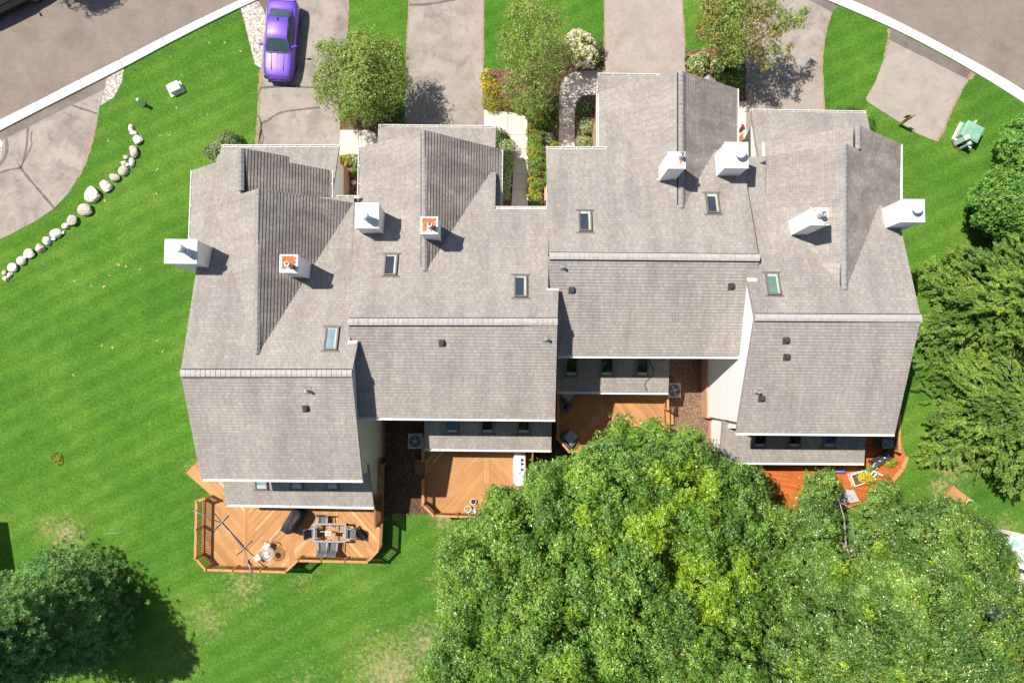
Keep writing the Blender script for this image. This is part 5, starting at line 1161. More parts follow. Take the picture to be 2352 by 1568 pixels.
# ---------------------------------------------------------------- vehicles
def vehicle(name, label, paint, body, cab, wheels, wr, details, track=.80):
    """body: stations (x, half width, shoulder height); cab: windscreen foot/top, rear window top/foot, widths and heights; nose points to +x"""
    t = thing(name, (0, 0, 0), label, 'car'); m = MB(); rings = []
    for x, w_, z in body:
        h = [(w_ * .95, .24), (w_ * .995, .38), (w_, .60), (w_ * .985, z - .12), (w_ * .94, z - .035), (w_ * .82, z), (w_ * .55, z + .022), (w_ * .25, z + .036), (0, z + .04)]
        rings.append([(x, -a, b) for a, b in h] + [(x, a, b) for a, b in h[-2::-1]])
    n = len(rings[0]); V = [p for r_ in rings for p in r_]
    m.add(V, [(i * n + j, (i + 1) * n + j, (i + 1) * n + j + 1, i * n + j + 1) for i in range(len(rings) - 1) for j in range(n - 1)] + [tuple(range(n)), tuple(range(len(V) - 1, len(V) - 1 - n, -1))], smooth=True)
    xa, xb, xc, xd, wb, wt, za, zb, zc, zd = cab
    def strip(x, w_, z, cr): return [(x, -w_ + 2 * w_ * k / 6, z + cr * (1 - (k / 3 - 1) ** 2)) for k in range(7)]
    rr_ = [strip(xa, wb, za, .03), strip(xb, wt, zb, .045), strip((xb * 2 + xc) / 3, wt, zb + .03, .05), strip((xb + 2 * xc) / 3, wt, zc + .03, .05), strip(xc, wt * .97, zc, .045), strip(xd, wb * .88, zd, .03)]
    V = [p for r_ in rr_ for p in r_]; m.add(V, [(i * 7 + j, i * 7 + j + 1, (i + 1) * 7 + j + 1, (i + 1) * 7 + j) for i in range(5) for j in range(6)], smooth=True)
    for s in (-1, 1):
        k = 0 if s < 0 else 6; q = [r_[k] for r_ in rr_]; base = [(p[0], s * wb * 1.03, za - .05) for p in q]
        f = [(i, i + 1, 7 + i, 6 + i) for i in range(5)]
        m.add(q + base, f if s < 0 else [x_[::-1] for x_ in f])
    bo = m.obj('body', paint, t)
    def glass(nm, A, B, inset, lift, cr):
        g = MB(); w0, w1 = A[1] - inset, B[1] - inset; a = strip(A[0], w0, A[2] + lift, cr); b = strip(B[0], w1, B[2] + lift, cr); mid_ = [((p[0] + q[0]) / 2, (p[1] + q[1]) / 2, (p[2] + q[2]) / 2 + .015) for p, q in zip(a, b)]
        V = a + mid_ + b; g.add(V, [(i * 7 + j, i * 7 + j + 1, i * 7 + j + 8, i * 7 + j + 7) for i in range(2) for j in range(6)], smooth=True); g.obj(nm, 'car_glass', t)
    glass('windshield', (xa - .03, wb, za + .02), (xb + .06, wt, zb - .03), .05, .016, .045)
    glass('rear_window', (xd + .10, wb * .88, zd + .045), (xc - .05, wt * .97, zc - .025), .06, .016, .045)
    for s in (-1, 1):
        g = MB(); nx = 6; lo_, hi_ = [], []
        for k in range(nx + 1):
            u = k / nx; x = xa - .22 + (xd + .30 - xa + .22) * u; xt = xb - .08 + (xc + .02 - xb + .08) * u
            lo_.append((x, s * (wb * 1.03 + .004), za - .0)); hi_.append((xt, s * (wt + .035), zb - .055))
        V = lo_ + hi_; f = [(k, k + 1, nx + 2 + k, nx + 1 + k) for k in range(nx)]; g.add(V, f if s > 0 else [x_[::-1] for x_ in f]); g.obj('side_window', 'car_glass', t)
        mi = MB(); mi.box((xa - .38, s * (wb + .26), za + .10), (.12, .22, .14), bev=.04); mi.bar((xa - .34, s * wb, za + .04), (xa - .37, s * (wb + .18), za + .08), .05, .04); mi.obj('mirror', paint, t)
    for wx in wheels:
        for s in (-1, 1):
            y = s * track
            wh = MB(); k = 24
            prof = [(.0, -.11), (wr * .98, -.11), (wr, -.08), (wr, .08), (wr * .98, .11), (wr * .70, .115)]
            V = [(wx + r0 * math.cos(a), y + s * yy, wr + r0 * math.sin(a)) for r0, yy in prof for a in [2 * math.pi * q / k for q in range(k)]]
            wh.add(V, [(i * k + q, i * k + (q + 1) % k, (i + 1) * k + (q + 1) % k, (i + 1) * k + q) for i in range(len(prof) - 1) for q in range(k)]); wo = wh.obj('wheel', 'black_rubber', t)
            ri = MB(); ri.add([(wx + wr * .70 * math.cos(2 * math.pi * q / k), y + s * .10, wr + wr * .70 * math.sin(2 * math.pi * q / k)) for q in range(k)], [tuple(range(k))])
            for q in range(5):
                a = 2 * math.pi * q / 5; ri.bar((wx, y + s * .115, wr), (wx + wr * .68 * math.cos(a), y + s * .115, wr + wr * .68 * math.sin(a)), .05, .03, 1)
            ri.obj('rim', ['dark_metal', 'chrome'], wo)
    details(t); return t
def charger_bits(t):
    m = MB(); m.box((2.46, 0, .60), (.12, 1.18, .15), bev=.04); m.obj('grille', 'black_plastic', t)
    m = MB(); m.box((2.50, 0, .34), (.14, 1.35, .12), bev=.04); m.obj('lower_intake', 'black_plastic', t)
    for s in (-1, 1):
        m = MB(); m.box((2.36, s * .70, .665), (.22, .26, .11), rz=s * -.45, bev=.03); m.obj('headlight', 'glass_dark', t)
        m = MB(); m.bar((.90, s * .42, .985), (2.0, s * .36, .893), .035, .012); m.obj('hood_line', 'black_plastic', t)
        m = MB(); m.box((-2.47, s * .5, .86), (.06, .62, .14), bev=.02); m.obj('taillight', 'red_paint', t)
    m = MB(); m.bar((.95, 0, 0.992), (2.25, 0, .826), .012, .012); m.obj('hood_crease', 'black_plastic', t)
    m = MB(); m.tube([(-.80, 0, 1.47), (-.92, 0, 1.56), (-1.0, 0, 1.49)], [.035, .02, .03], 6); m.obj('antenna_fin', 'black_plastic', t)
    m = MB(); m.box((-2.36, 0, 1.055), (.16, 1.55, .05), bev=.02); m.obj('spoiler', 'purple_paint', t)
    for s_ in (-1, 1): m = MB(); m.bar((.88, s_ * .79, .972), (1.8, s_ * .775, .884), .014, .016); m.bar((1.8, s_ * .775, .884), (2.28, s_ * .69, .79), .014, .016); m.obj('hood_gap', 'black_plastic', t)
    m = MB(); m.bar((2.33, -.60, .785), (2.33, .60, .785), .016, .02); m.obj('bumper_gap', 'black_plastic', t)
    m = MB(); m.bar((-1.86, -.72, 1.062), (-1.86, .72, 1.062), .016, .02); m.obj('trunk_gap', 'black_plastic', t)
    m = MB(); m.bar((.93, -.70, .985), (.93, .70, .985), .07, .03); m.obj('cowl', 'black_plastic', t)
    for s in (-.3, .25): m = MB(); m.bar((1.0, s - .3, 1.0), (.93, s + .3, 1.03), .02, .02); m.obj('wiper', 'black_rubber', t)
car = vehicle('parked_car', 'purple sedan with dark glass parked on the driveway beside the gravel strip', 'purple_paint',
              [(2.53, .50, .58), (2.47, .68, .66), (2.36, .80, .72), (2.15, .885, .785), (1.8, .93, .85), (1.35, .945, .90), (1.0, .945, .94), (.4, .94, .955), (-.3, .94, .965), (-1.0, .95, .985), (-1.5, .965, 1.01), (-1.9, .955, 1.03), (-2.25, .91, 1.03), (-2.42, .84, 1.0), (-2.5, .76, .9), (-2.53, .70, .75)],
              (.90, .20, -1.05, -1.80, .80, .61, .955, 1.40, 1.42, 1.035), (1.50, -1.52), .35, charger_bits)
x, y, _ = P(645, 92, .7); car.location = (x, y, .006); car.rotation_euler = (0, 0, R(-93.5))
def suv_bits(t):
    m = MB(); m.box((2.42, 0, .75), (.1, 1.2, .3), bev=.04); m.obj('grille', 'black_plastic', t)
    for s in (-1, 1): m = MB(); m.box((2.33, s * .74, .82), (.2, .3, .14), bev=.03); m.obj('headlight', 'chrome', t); m = MB(); m.bar((.2, s * .56, 1.80), (-2.0, s * .56, 1.80), .05, .05); m.obj('roof_rail', 'black_plastic', t)
suv = vehicle('parked_suv', 'black sport utility vehicle at the top left corner of the street', 'black_paint',
              [(2.46, .60, .70), (2.38, .82, .90), (2.2, .93, 1.0), (1.6, .97, 1.06), (1.1, .97, 1.09), (0, .97, 1.10), (-1.2, .97, 1.11), (-2.0, .95, 1.11), (-2.35, .90, 1.08), (-2.44, .84, .9)],
              (1.15, .45, -2.05, -2.40, .86, .68, 1.10, 1.72, 1.72, 1.12), (1.5, -1.42), .38, suv_bits, track=.86)
x, y, _ = P(20, -6, .3); suv.location = (x, y, .005); suv.rotation_euler = (0, 0, R(28))
# ---------------------------------------------------------------- vegetation
class Leaves:
    """thousands of separate leaf-sized faces gathered into one crown mesh"""
    def __init__(s, seed): s.g = np.random.default_rng(seed); s.V = []; s.M = []
    def rosettes(s, C, A, n, L, W, e0=-.25, e1=.65, mat=0, droop=.12, jitter=.35):
        g = s.g; C = np.asarray(C, float); A = np.asarray(A, float); N = len(C)
        if N == 0: return
        A = A / (np.linalg.norm(A, axis=1, keepdims=True) + 1e-9)
        ref = np.where(np.abs(A[:, 2:3]) < .9, np.array([[0, 0, 1.0]]), np.array([[1.0, 0, 0]]))
        E1 = np.cross(A, ref); E1 /= np.linalg.norm(E1, axis=1, keepdims=True); E2 = np.cross(A, E1)
        az = (np.arange(n)[None, :] * 2 * np.pi / n + g.uniform(0, 6.28, (N, 1)) + g.normal(0, jitter, (N, n)))[..., None]
        el = g.uniform(e0, e1, (N, n))[..., None]
        D = np.cos(el) * (E1[:, None] * np.cos(az) + E2[:, None] * np.sin(az)) + np.sin(el) * A[:, None]
        S = np.cross(D, A[:, None]); S /= (np.linalg.norm(S, axis=2, keepdims=True) + 1e-9)
        roll = g.normal(0, .45, (N, n))[..., None]; S = S * np.cos(roll) + A[:, None] * np.sin(roll)
        ln = L * g.uniform(.65, 1.25, (N, n))[..., None]; wd = W * g.uniform(.7, 1.2, (N, n))[..., None]
        B = C[:, None] + D * ln * .08; T = C[:, None] + D * ln; T[..., 2] -= (droop * ln[..., 0]); m = C[:, None] + D * ln * .55
        s.V.append(np.stack([B, m + S * wd / 2, T, m - S * wd / 2], axis=2).reshape(-1, 3))
        s.M.append(np.full(N * n, mat, np.int32) if np.isscalar(mat) else np.repeat(np.asarray(mat, np.int32), n))
    def spindles(s, A, B, wd, mat=0):
        A, B = np.asarray(A, float), np.asarray(B, float); D = B - A; S = np.cross(D, np.array([0, 0, 1.0]) + s.g.normal(0, .35, D.shape)); S /= (np.linalg.norm(S, axis=1, keepdims=True) + 1e-9)
        m = A + D * .45; w_ = (wd * s.g.uniform(.7, 1.3, len(A)))[:, None]
        s.V.append(np.stack([A, m + S * w_ / 2, B, m - S * w_ / 2], axis=1).reshape(-1, 3)); s.M.append(np.full(len(A), mat, np.int32) if np.isscalar(mat) else np.asarray(mat, np.int32))
    def clump(s, c, r, dens, n, L, W, mat=0, up=.45, flat=.85, low=-.35, shell=(.72, 1.05), **kw):
        """rosettes over the skin of an uneven blob of radius r (r may be a 3-tuple)"""
        g = s.g; r3 = np.array(r if isinstance(r, (tuple, list)) else (r, r, r * flat), float); k = max(4, int(dens * 2.6 * np.pi * (r3[0] * r3[1] + r3[0] * r3[2]) / 2 / .9))
        d = g.normal(0, 1, (k, 3)); d /= np.linalg.norm(d, axis=1, keepdims=True); d = d[d[:, 2] > low]
        ph = g.uniform(0, 6.28, 3); rad = g.uniform(*shell, len(d)) * (1 + .14 * np.sin(d[:, 0] * 4 + ph[0]) + .12 * np.sin(d[:, 1] * 5 + ph[1]))
        s.rosettes(np.array(c) + d * r3 * rad[:, None], d + np.array([0, 0, up]), n, L, W, mat=mat, **kw)
    def obj(s, name, mats, parent=None, origin=None):
        V = np.concatenate(s.V); M = np.concatenate(s.M); q = len(M)
        og = ORIG[parent.name] if parent is not None else np.array(origin if origin is not None else (V[:, 0].mean(), V[:, 1].mean(), 0))
        me = bpy.data.meshes.new(name); me.vertices.add(len(V)); me.vertices.foreach_set('co', (V - og).astype(np.float32).ravel())
        me.loops.add(q * 4); me.loops.foreach_set('vertex_index', np.arange(q * 4, dtype=np.int32)); me.polygons.add(q); me.polygons.foreach_set('loop_start', np.arange(q, dtype=np.int32) * 4)
        for mt in ([mats] if isinstance(mats, str) else mats): me.materials.append(MATS[mt])
        me.polygons.foreach_set('material_index', M); me.update(calc_edges=True)
        o = bpy.data.objects.new(name, me); COL.objects.link(o); ORIG[o.name] = og
        if parent is not None: o.parent = parent
        else: o.location = og
        return o
def limbs(root, base, fork, targets, r0, mat='bark', seed=0, sub=2):
    """tapered trunk with limbs wandering to the target points"""
    rr = random.Random(seed); m = MB(); b, f = Vector(base), Vector(fork)
    mids = [b.lerp(f, t) + Vector((rr.uniform(-.08, .08), rr.uniform(-.08, .08), 0)) * (1 if 0 < t < 1 else 0) for t in (0, .12, .5, 1)]
    m.tube(mids, [r0 * 1.45, r0 * 1.05, r0 * .9, r0 * .75], 10)
    for t in targets:
        t = Vector(t); L = (t - f).length; s0 = b.lerp(f, rr.uniform(.75, 1.0)); p = [s0]
        for k in (.35, .7, 1): p.append(s0.lerp(t, k) + Vector((rr.uniform(-1, 1), rr.uniform(-1, 1), rr.uniform(-.3, 1) * (1 if k < 1 else 0))) * L * .06)
        rb = max(.012, r0 * .42 * min(1, .35 + .65 * rr.random())); m.tube(p, [rb, rb * .72, rb * .45, rb * .16], 6)
        for j in range(sub):
            q = p[1].lerp(p[3], rr.uniform(.2, .9)); e = q + Vector((rr.gauss(0, 1), rr.gauss(0, 1), rr.uniform(.0, 1))).normalized() * L * .22; m.tube([q, q.lerp(e, .5) + Vector((0, 0, .03)), e], [rb * .35, rb * .22, rb * .06], 4)
    return m.obj('trunk', mat, root)
def point_in(x, y, poly): return inside(x, y, poly)
def edge_dist(x, y, poly):
    best = 1e9; n = len(poly)
    for i in range(n):
        ax, ay = poly[i]; bx, by = poly[(i + 1) % n]; dx, dy = bx - ax, by - ay; t = max(0, min(1, ((x - ax) * dx + (y - ay) * dy) / (dx * dx + dy * dy + 1e-9))); best = min(best, math.hypot(x - ax - t * dx, y - ay - t * dy))
    return best
def proj(c):
    v = (cam.matrix_world.to_3x3().transposed() @ (Vector(c) - Vector((0, 0, HC)))); return 1176 + FOC * v.x / -v.z, 784 - FOC * v.y / -v.z
def crown_blobs(poly, sep, zedge, ztop, ramp_, rr, gaps=(), rmin=.8, rmax=1.4, zn=1.0):
    """blob centres filling a crown outline; height climbs from the rim to the middle. returns world centre, radius and picture position"""
    xs = [p[0] for p in poly]; ys = [p[1] for p in poly]; out = []; tries = 0
    while tries < 9000:
        tries += 1; x, y = rr.uniform(min(xs), max(xs)), rr.uniform(min(ys), max(ys))
        if not inside(x, y, poly) or any(math.hypot(x - a, y - b) < c for a, b, c in gaps): continue
        d = edge_dist(x, y, poly); z = zedge + (ztop - zedge) * (1 - math.exp(-d / ramp_)) + rr.uniform(-zn, zn * .6)
        sc = FOC / (HC - z); r = rr.uniform(rmin, rmax); r = min(r, max(.35, d / sc + .25))
        c = P(x, y, z)
        if all(math.dist(c, o[0]) > sep * (r + o[1]) * .5 for o in out): out.append((c, r, (x, y)))
    return out

# ---- the big oaks
OAKA = [(965, 1640), (975, 1560), (990, 1500), (1022, 1450), (1003, 1400), (1030, 1340), (1012, 1275), (1042, 1212), (1085, 1196), (1112, 1185), (1128, 1122), (1160, 1128), (1205, 1145), (1228, 1075), (1290, 1068), (1330, 1050), (1362, 1022), (1400, 1000), (1424, 962), (1445, 985), (1470, 990), (1502, 966), (1525, 985), (1545, 1010), (1600, 990), (1612, 1015), (1626, 1060), (1690, 1068), (1712, 1120), (1735, 1175), (1762, 1225), (1740, 1290), (1790, 1330), (1760, 1400), (1715, 1440), (1748, 1520), (1730, 1640)]
OAKB = [(1700, 1640), (1712, 1500), (1672, 1440), (1690, 1390), (1755, 1335), (1712, 1290), (1735, 1225), (1690, 1180), (1705, 1140), (1700, 1085), (1740, 1080), (1758, 1105), (1772, 1168), (1838, 1180), (1858, 1100), (1895, 1092), (1925, 1112), (1935, 1140), (1915, 1172), (1930, 1200), (1990, 1210), (1998, 1150), (2028, 1100), (2048, 1116), (2062, 1118), (2056, 1150), (2010, 1180), (2070, 1165), (2130, 1160), (2170, 1140), (2200, 1165), (2245, 1180), (2285, 1225), (2310, 1240), (2330, 1300), (2360, 1350), (2420, 1450), (2420, 1640)]
def oak(label, poly, base, top, seed, gaps, yellow, sep, ztop, zedge, leafm='oak_leaf'):
    rr = random.Random(seed); bx, by, _ = P(*base, ztop * .62); t = thing('oak_tree', (bx, by, 0), label, 'tree', 'large oaks behind the houses')
    blobs = crown_blobs(poly, sep, zedge, ztop, 110, rr, gaps, .8, 2.1, 2.3)
    lv = Leaves(seed)
    for c, r, (x, y) in blobs:                                       # boughs, each a loose cluster of leafy sprays
        k = int(3 + 5.6 * r * r); base_m = 1 if any(math.hypot(x - a, y - b) < q for a, b, q in yellow) else 0
        for _ in range(k):
            d = np.array([rr.gauss(0, 1), rr.gauss(0, 1), abs(rr.gauss(0, 1)) * .8 - .1]); d /= np.linalg.norm(d); q = rr.uniform(.55, 1.0)
            cc = np.array(c) + d * np.array([r, r, r * .75]) * q; r2 = rr.choice((.22, .30, .38, .46, .58)); pu = proj(cc)
            if not inside(*pu, poly) or edge_dist(*pu, poly) < r2 * rr.uniform(0, 30) or any(math.hypot(pu[0] - a, pu[1] - b) < g_ for a, b, g_ in gaps): continue
            m_ = base_m if rr.random() < .9 else 1 - base_m if rr.random() < .25 else base_m
            lv.clump(cc, r2, 62, 7, .118, .054, mat=m_, e0=-.35, e1=.75, flat=.75, shell=(.2, 1.3))
    for c, r, (x, y) in crown_blobs(poly, 1.0, zedge - 1.5, ztop - 3.0, 120, rr, [(a, b, c_ * .6) for a, b, c_ in gaps], .9, 1.5, .8): lv.clump(c, r * .75, 4.5, 8, .15, .075, mat=0)
    lv.obj('crown', [leafm, 'oak_leaf_yellow'], t)
    tg = [b[0] for b in blobs]; rr.shuffle(tg)
    limbs(t, (bx, by, 0), (bx + rr.uniform(-.3, .3), by + rr.uniform(-.3, .3), ztop * .36), tg[:46], .22, 'bark_pale', seed, 3)
    return t
oak('broad leafy oak with yellow-green patches in the middle, left of the two oaks', OAKA, (1400, 1300), None, 11, [(1335, 1155, 20), (1210, 1440, 15), (1460, 1395, 24), (1310, 1470, 26), (1560, 1290, 18), (1650, 1450, 20), (1180, 1330, 16), (1480, 1500, 24), (1240, 1250, 14), (1080, 1420, 14)],
    [(1565, 1150, 50), (1540, 1205, 62), (1500, 1190, 40), (1628, 1310, 55), (1590, 1400, 55), (1640, 1370, 35)], .95, 12.5, 6.0)
oak('wide oak with grey dead twigs showing, right of the two oaks', OAKB, (2040, 1400), None, 23, [(1958, 1235, 52), (1800, 1250, 22), (1835, 1340, 26), (1960, 1420, 16), (2270, 1400, 34), (2335, 1330, 20), (2225, 1300, 20), (2030, 1240, 16), (1790, 1420, 26), (1905, 1500, 20), (2090, 1205, 14), (2320, 1400, 30), (1940, 1138, 30), (1815, 1120, 30), (1870, 1420, 15), (2150, 1350, 14), (1980, 1330, 14), (2060, 1480, 18)],
    [(2130, 1440, 26), (2260, 1450, 24)], .95, 11.0, 5.0, 'oak_leaf_dull')

def conifer(name, label, base, H_, R_, seed, mats, levels, nbr, tuft=False, group=None, barkm='bark'):
    x0, y0, _ = P(*base, 0); t = thing(name, (x0, y0, 0), label, 'tree', group); lv = Leaves(seed); rr = random.Random(seed); br = MB()
    br.tube([(x0, y0, 0), (x0, y0, H_ * .5), (x0, y0, H_ * .96)], [H_ * .022, H_ * .014, .02], 8)
    A, B, TC, TA = [], [], [], []
    for i in range(levels):
        u = (i + rr.uniform(-.4, .4)) / levels; u = max(0, u); z = .6 + (H_ - .7) * u; L = R_ * ((1 - u) ** .42 if tuft else (1 - u) ** .72) * rr.uniform(.8, 1.12) + .15; k = max(4, int(nbr * (1 - .5 * u)))
        for j in range(k):
            a = 2 * math.pi * (j + rr.uniform(-.45, .45)) / k + i * 2.4; l = L * rr.uniform(.62, 1.14); d = np.array([math.cos(a), math.sin(a), 0.0]); sd_ = np.array([-d[1], d[0], 0]); dr = rr.uniform(.22, .5)
            bend = rr.uniform(-.35, .35)
            p = lambda s_: np.array([x0, y0, z]) + d * l * s_ + sd_ * bend * l * s_ * s_ * .5 + np.array([0, 0, .20 * l * s_ - dr * l * s_ * s_ + .16 * l * s_ ** 3])
            br.tube([p(0), p(.5), p(.97)], [.028 * (1 - u) + .012, .014, .004], 4, cap=False)
            if tuft:
                m = max(5, int(l / .065))
                for q in range(m):
                    s_ = .30 + .70 * (q + rr.random()) / m; off = rr.gauss(0, .20) * l * (.3 + s_); TC.append(p(s_) + sd_ * off + np.array([0, 0, rr.uniform(-.10, .16)])); TA.append(d * .6 + np.array([rr.gauss(0, .3), rr.gauss(0, .3), .8]))
            else:
                m = max(5, int(l / .115))
                for q in range(m):
                    s_ = .25 + .78 * (q + rr.random()) / m; w_ = (.16 + .34 * min(1, (1.15 - s_) * l / 2.0)) * rr.uniform(.6, 1.2)
                    for sg in (-1, 1):
                        dd = d * rr.uniform(.65, 1.0) + sd_ * sg * rr.uniform(.35, .8) + np.array([0, 0, rr.uniform(-.30, .12)]); e = p(s_) + dd * w_
                        A.append(p(s_)); B.append(e)
                        for h in range(4):
                            f = .15 + .8 * h / 4; o = p(s_) * (1 - f) + e * f; d2 = d * rr.uniform(.6, 1) + sd_ * rr.uniform(-.7, .7) + np.array([0, 0, rr.uniform(-.25, .4)]); A.append(o); B.append(o + d2 * rr.uniform(.09, .22))
                    A.append(p(s_)); B.append(p(min(1.06, s_ + .14)) + np.array([0, 0, .03]))
    if tuft: lv.rosettes(np.array(TC), np.array(TA), 20, .21, .032, e0=-.2, e1=1.25, droop=.05); lv.rosettes(np.array(TC), np.array(TA), 8, .14, .034, e0=.2, e1=1.4)
    else: lv.spindles(A, B, .052)
    lv.obj('crown', mats, t); br.obj('trunk', barkm, t); return t
SG = 'spruces along the right edge'
def spruce(label, base, H_, R_, seed, count):
    x0, y0, _ = P(*base, 0); t = thing('spruce_tree', (x0, y0, 0), label, 'tree', SG); lv = Leaves(seed); rr = random.Random(seed); br = MB()
    br.tube([(x0, y0, 0), (x0, y0, H_ * .5), (x0, y0, H_ * .97)], [.26, .16, .02], 8); A, B = [], []; ph = [rr.uniform(0, 6.28) for _ in range(6)]
    for q in range(count):
        u = 1 - math.sqrt(rr.random()); a = rr.uniform(0, 6.28); z = .5 + (H_ - .6) * u
        lump = 1 + .20 * math.sin(5 * a + 9 * u + ph[0]) + .15 * math.sin(9 * a - 14 * u + ph[1]) + .08 * math.sin(3 * a + 21 * u + ph[2])
        r = (R_ * (1 - u) ** .80 + .12) * lump * rr.uniform(.45, 1.05) ** .5
        d = np.array([math.cos(a), math.sin(a), 0.0]); tz = np.array([-d[1], d[0], 0]); yaw = rr.gauss(0, .55); f = d * math.cos(yaw) + tz * math.sin(yaw); sd_ = np.array([-f[1], f[0], 0]); dn = rr.uniform(-.65, .15); roll = rr.gauss(0, .35)
        o = np.array([x0, y0, z]) + d * max(.05, r - .4); l = rr.uniform(.32, .78) * (1 if u < .8 else .6); tip = lambda s_: o + f * l * s_ + np.array([0, 0, l * (.16 * s_ + dn * s_ * s_)])
        if q % 5 == 0: br.tube([tuple(o - d * .9 - np.array([0, 0, .1])), tuple(o), tuple(tip(.9))], [.016, .011, .004], 4, cap=False)
        m = 8
        for k in range(m):
            s_ = .05 + .95 * k / m; w_ = .34 * (1.08 - s_) ** .7 * l + .05; p = tip(s_)
            for sg in (-1, 1):
                e = p + (f * rr.uniform(.6, 1.1) + sd_ * sg * rr.uniform(.4, .9) + np.array([0, 0, sg * roll + rr.uniform(-.35, .12)])) * w_; A.append(p); B.append(e)
                h = p * .5 + e * .5; A.append(h); B.append(h + (f * 1.0 + sd_ * sg * rr.uniform(-.4, .4) + np.array([0, 0, rr.uniform(-.3, .4)])) * w_ * .6)
            A.append(p); B.append(tip(min(1.08, s_ + .17)) + np.array([0, 0, .02]))
    lv.spindles(A, B, .05); lv.obj('crown', 'spruce_needle', t); br.obj('trunk', 'bark_pale', t); return t
spruce('tall bright green spruce close to the rightmost townhouse, nearest its ridge end', (2240, 715), 12.0, 4.0, 3, 3900)
spruce('tall bright green spruce nearest the garden platform with the white pot', (2258, 935), 11.0, 4.15, 8, 3900)
spruce('spruce at the right edge just below the deep green maple', (2345, 640), 11.5, 3.4, 9, 2200)
spruce('spruce at the right edge between the two nearer spruces', (2345, 830), 12.5, 3.6, 14, 2200)
spruce('spruce at the right edge lowest of the group, above the sunroom', (2365, 1010), 11.0, 3.3, 15, 2000)
conifer('pine_tree', 'dark pine at the lower left corner casting its shadow over the lawn', (178, 1392), 12.0, 3.35, 5, 'pine_needle', 40, 17, tuft=True)
# dying cedar between the oaks
cx, cy, _ = P(1955, 1240, 3.0); t = thing('cedar', (cx, cy, 0), 'half dead olive cedar with bare grey twigs between the oak branches', 'tree'); lv = Leaves(31)
for dx, dy, z, r in ((-.3, .7, 2.6, .8), (.5, .3, 3.0, .8), (-.5, -.1, 3.2, .7), (.4, -.7, 3.4, .7), (.1, .2, 3.8, .6), (1.0, -.4, 2.8, .6)): lv.clump((cx + dx, cy + dy, z), r, 30, 9, .13, .03, mat=0, e0=0, e1=1.2)
lv.obj('crown', 'amber_leaf' if False else 'pine_needle', t); m = MB(); rr = random.Random(3); m.tube([(cx, cy, 0), (cx, cy, 3.4)], [.12, .04], 7)
for k in range(46):
    a = rr.uniform(0, 6.28); z = rr.uniform(2.4, 4.2); l = rr.uniform(.5, 1.3); s = Vector((cx + .2 * math.cos(a), cy - .5 + .2 * math.sin(a), z)); e = s + Vector((math.cos(a) * l, math.sin(a) * l, rr.uniform(.1, .7))); m.tube([s, s.lerp(e, .5) + Vector((0, 0, .06)), e], [.013, .010, .004], 4)
    q = s.lerp(e, .6); m.tube([q, q + Vector((rr.uniform(-.3, .3), rr.uniform(-.3, .3), .15))], [.01, .003], 4)
m.obj('trunk', 'bark_pale', t)

# ---- small front-garden trees
def small_tree(label, base, fork_z, blobs, seed, mats, L, W, dens, r0, n=5, barkm='bark', group='small trees in the front gardens', low=-.6):
    bx, by, _ = P(*base, 0); t = thing('crabapple_tree', (bx, by, 0), label, 'tree', group); lv = Leaves(seed); rr = random.Random(seed); tg = []
    for x, y, rp, z, *mm in blobs:
        c = P(x, y, z); r = rp / (FOC / (HC - z) * .98); lv.clump(c, (r, r, r * .8), dens, n, L, W, mat=mm[0] if mm else 0, low=low, shell=(.25, 1.18), e0=-.5, e1=.9); tg.append(c)
    lv.obj('crown', mats, t)
    fx, fy, _ = P(*base, 0); cx_ = sum(c[0] for c in tg) / len(tg); cy_ = sum(c[1] for c in tg) / len(tg)
    limbs(t, (bx, by, 0), (bx + (cx_ - bx) * .35, by + (cy_ - by) * .35, fork_z), tg, r0, barkm, seed, 3); return t
rr = random.Random(2); B1 = []
ring = [(830, 178, 60, 4.3), (790, 130, 42, 3.9), (850, 115, 45, 4.1), (890, 150, 42, 3.9), (900, 205, 40, 3.6), (860, 240, 38, 3.3), (805, 238, 40, 3.2), (765, 205, 38, 3.3), (755, 160, 34, 3.6), (825, 85, 26, 3.5), (760, 110, 24, 3.4), (905, 110, 24, 3.5), (915, 175, 22, 3.4), (740, 215, 20, 3.0), (790, 262, 24, 2.8), (845, 268, 20, 2.7), (735, 108, 14, 3.2), (728, 182, 14, 3.0), (830, 150, 45, 4.6), (840, 205, 45, 4.4), (925, 135, 12, 3.3)]
small_tree('round olive-green crabapple between the purple car and the next driveway', (866, 246), 1.5, ring, 41, ['crab_leaf', 'rust_leaf'], .11, .05, 95, .11, 6)
B2 = [(1225, 40, 42, 5.0), (1180, 30, 28, 4.6), (1265, 45, 34, 4.7), (1200, 90, 44, 5.0), (1255, 100, 45, 5.0), (1290, 110, 34, 4.4), (1175, 120, 34, 4.4), (1215, 145, 48, 4.8), (1265, 150, 36, 4.3), (1190, 180, 36, 4.0), (1235, 195, 38, 4.1), (1265, 190, 24, 3.7), (1170, 205, 22, 3.4), (1215, 225, 30, 3.5), (1245, 235, 26, 3.2), (1160, 75, 18, 4.0), (1150, 110, 12, 3.8), (1305, 130, 20, 3.9), (1220, 5, 26, 4.6), (1195, -10, 20, 4.4), (1185, 235, 18, 2.8), (1235, 262, 16, 2.5)]
small_tree('taller grey-green tree beside the white hydrangea', (1232, 236), 1.7, B2, 43, ['crab_leaf', 'rust_leaf'], .11, .042, 62, .12, 6)
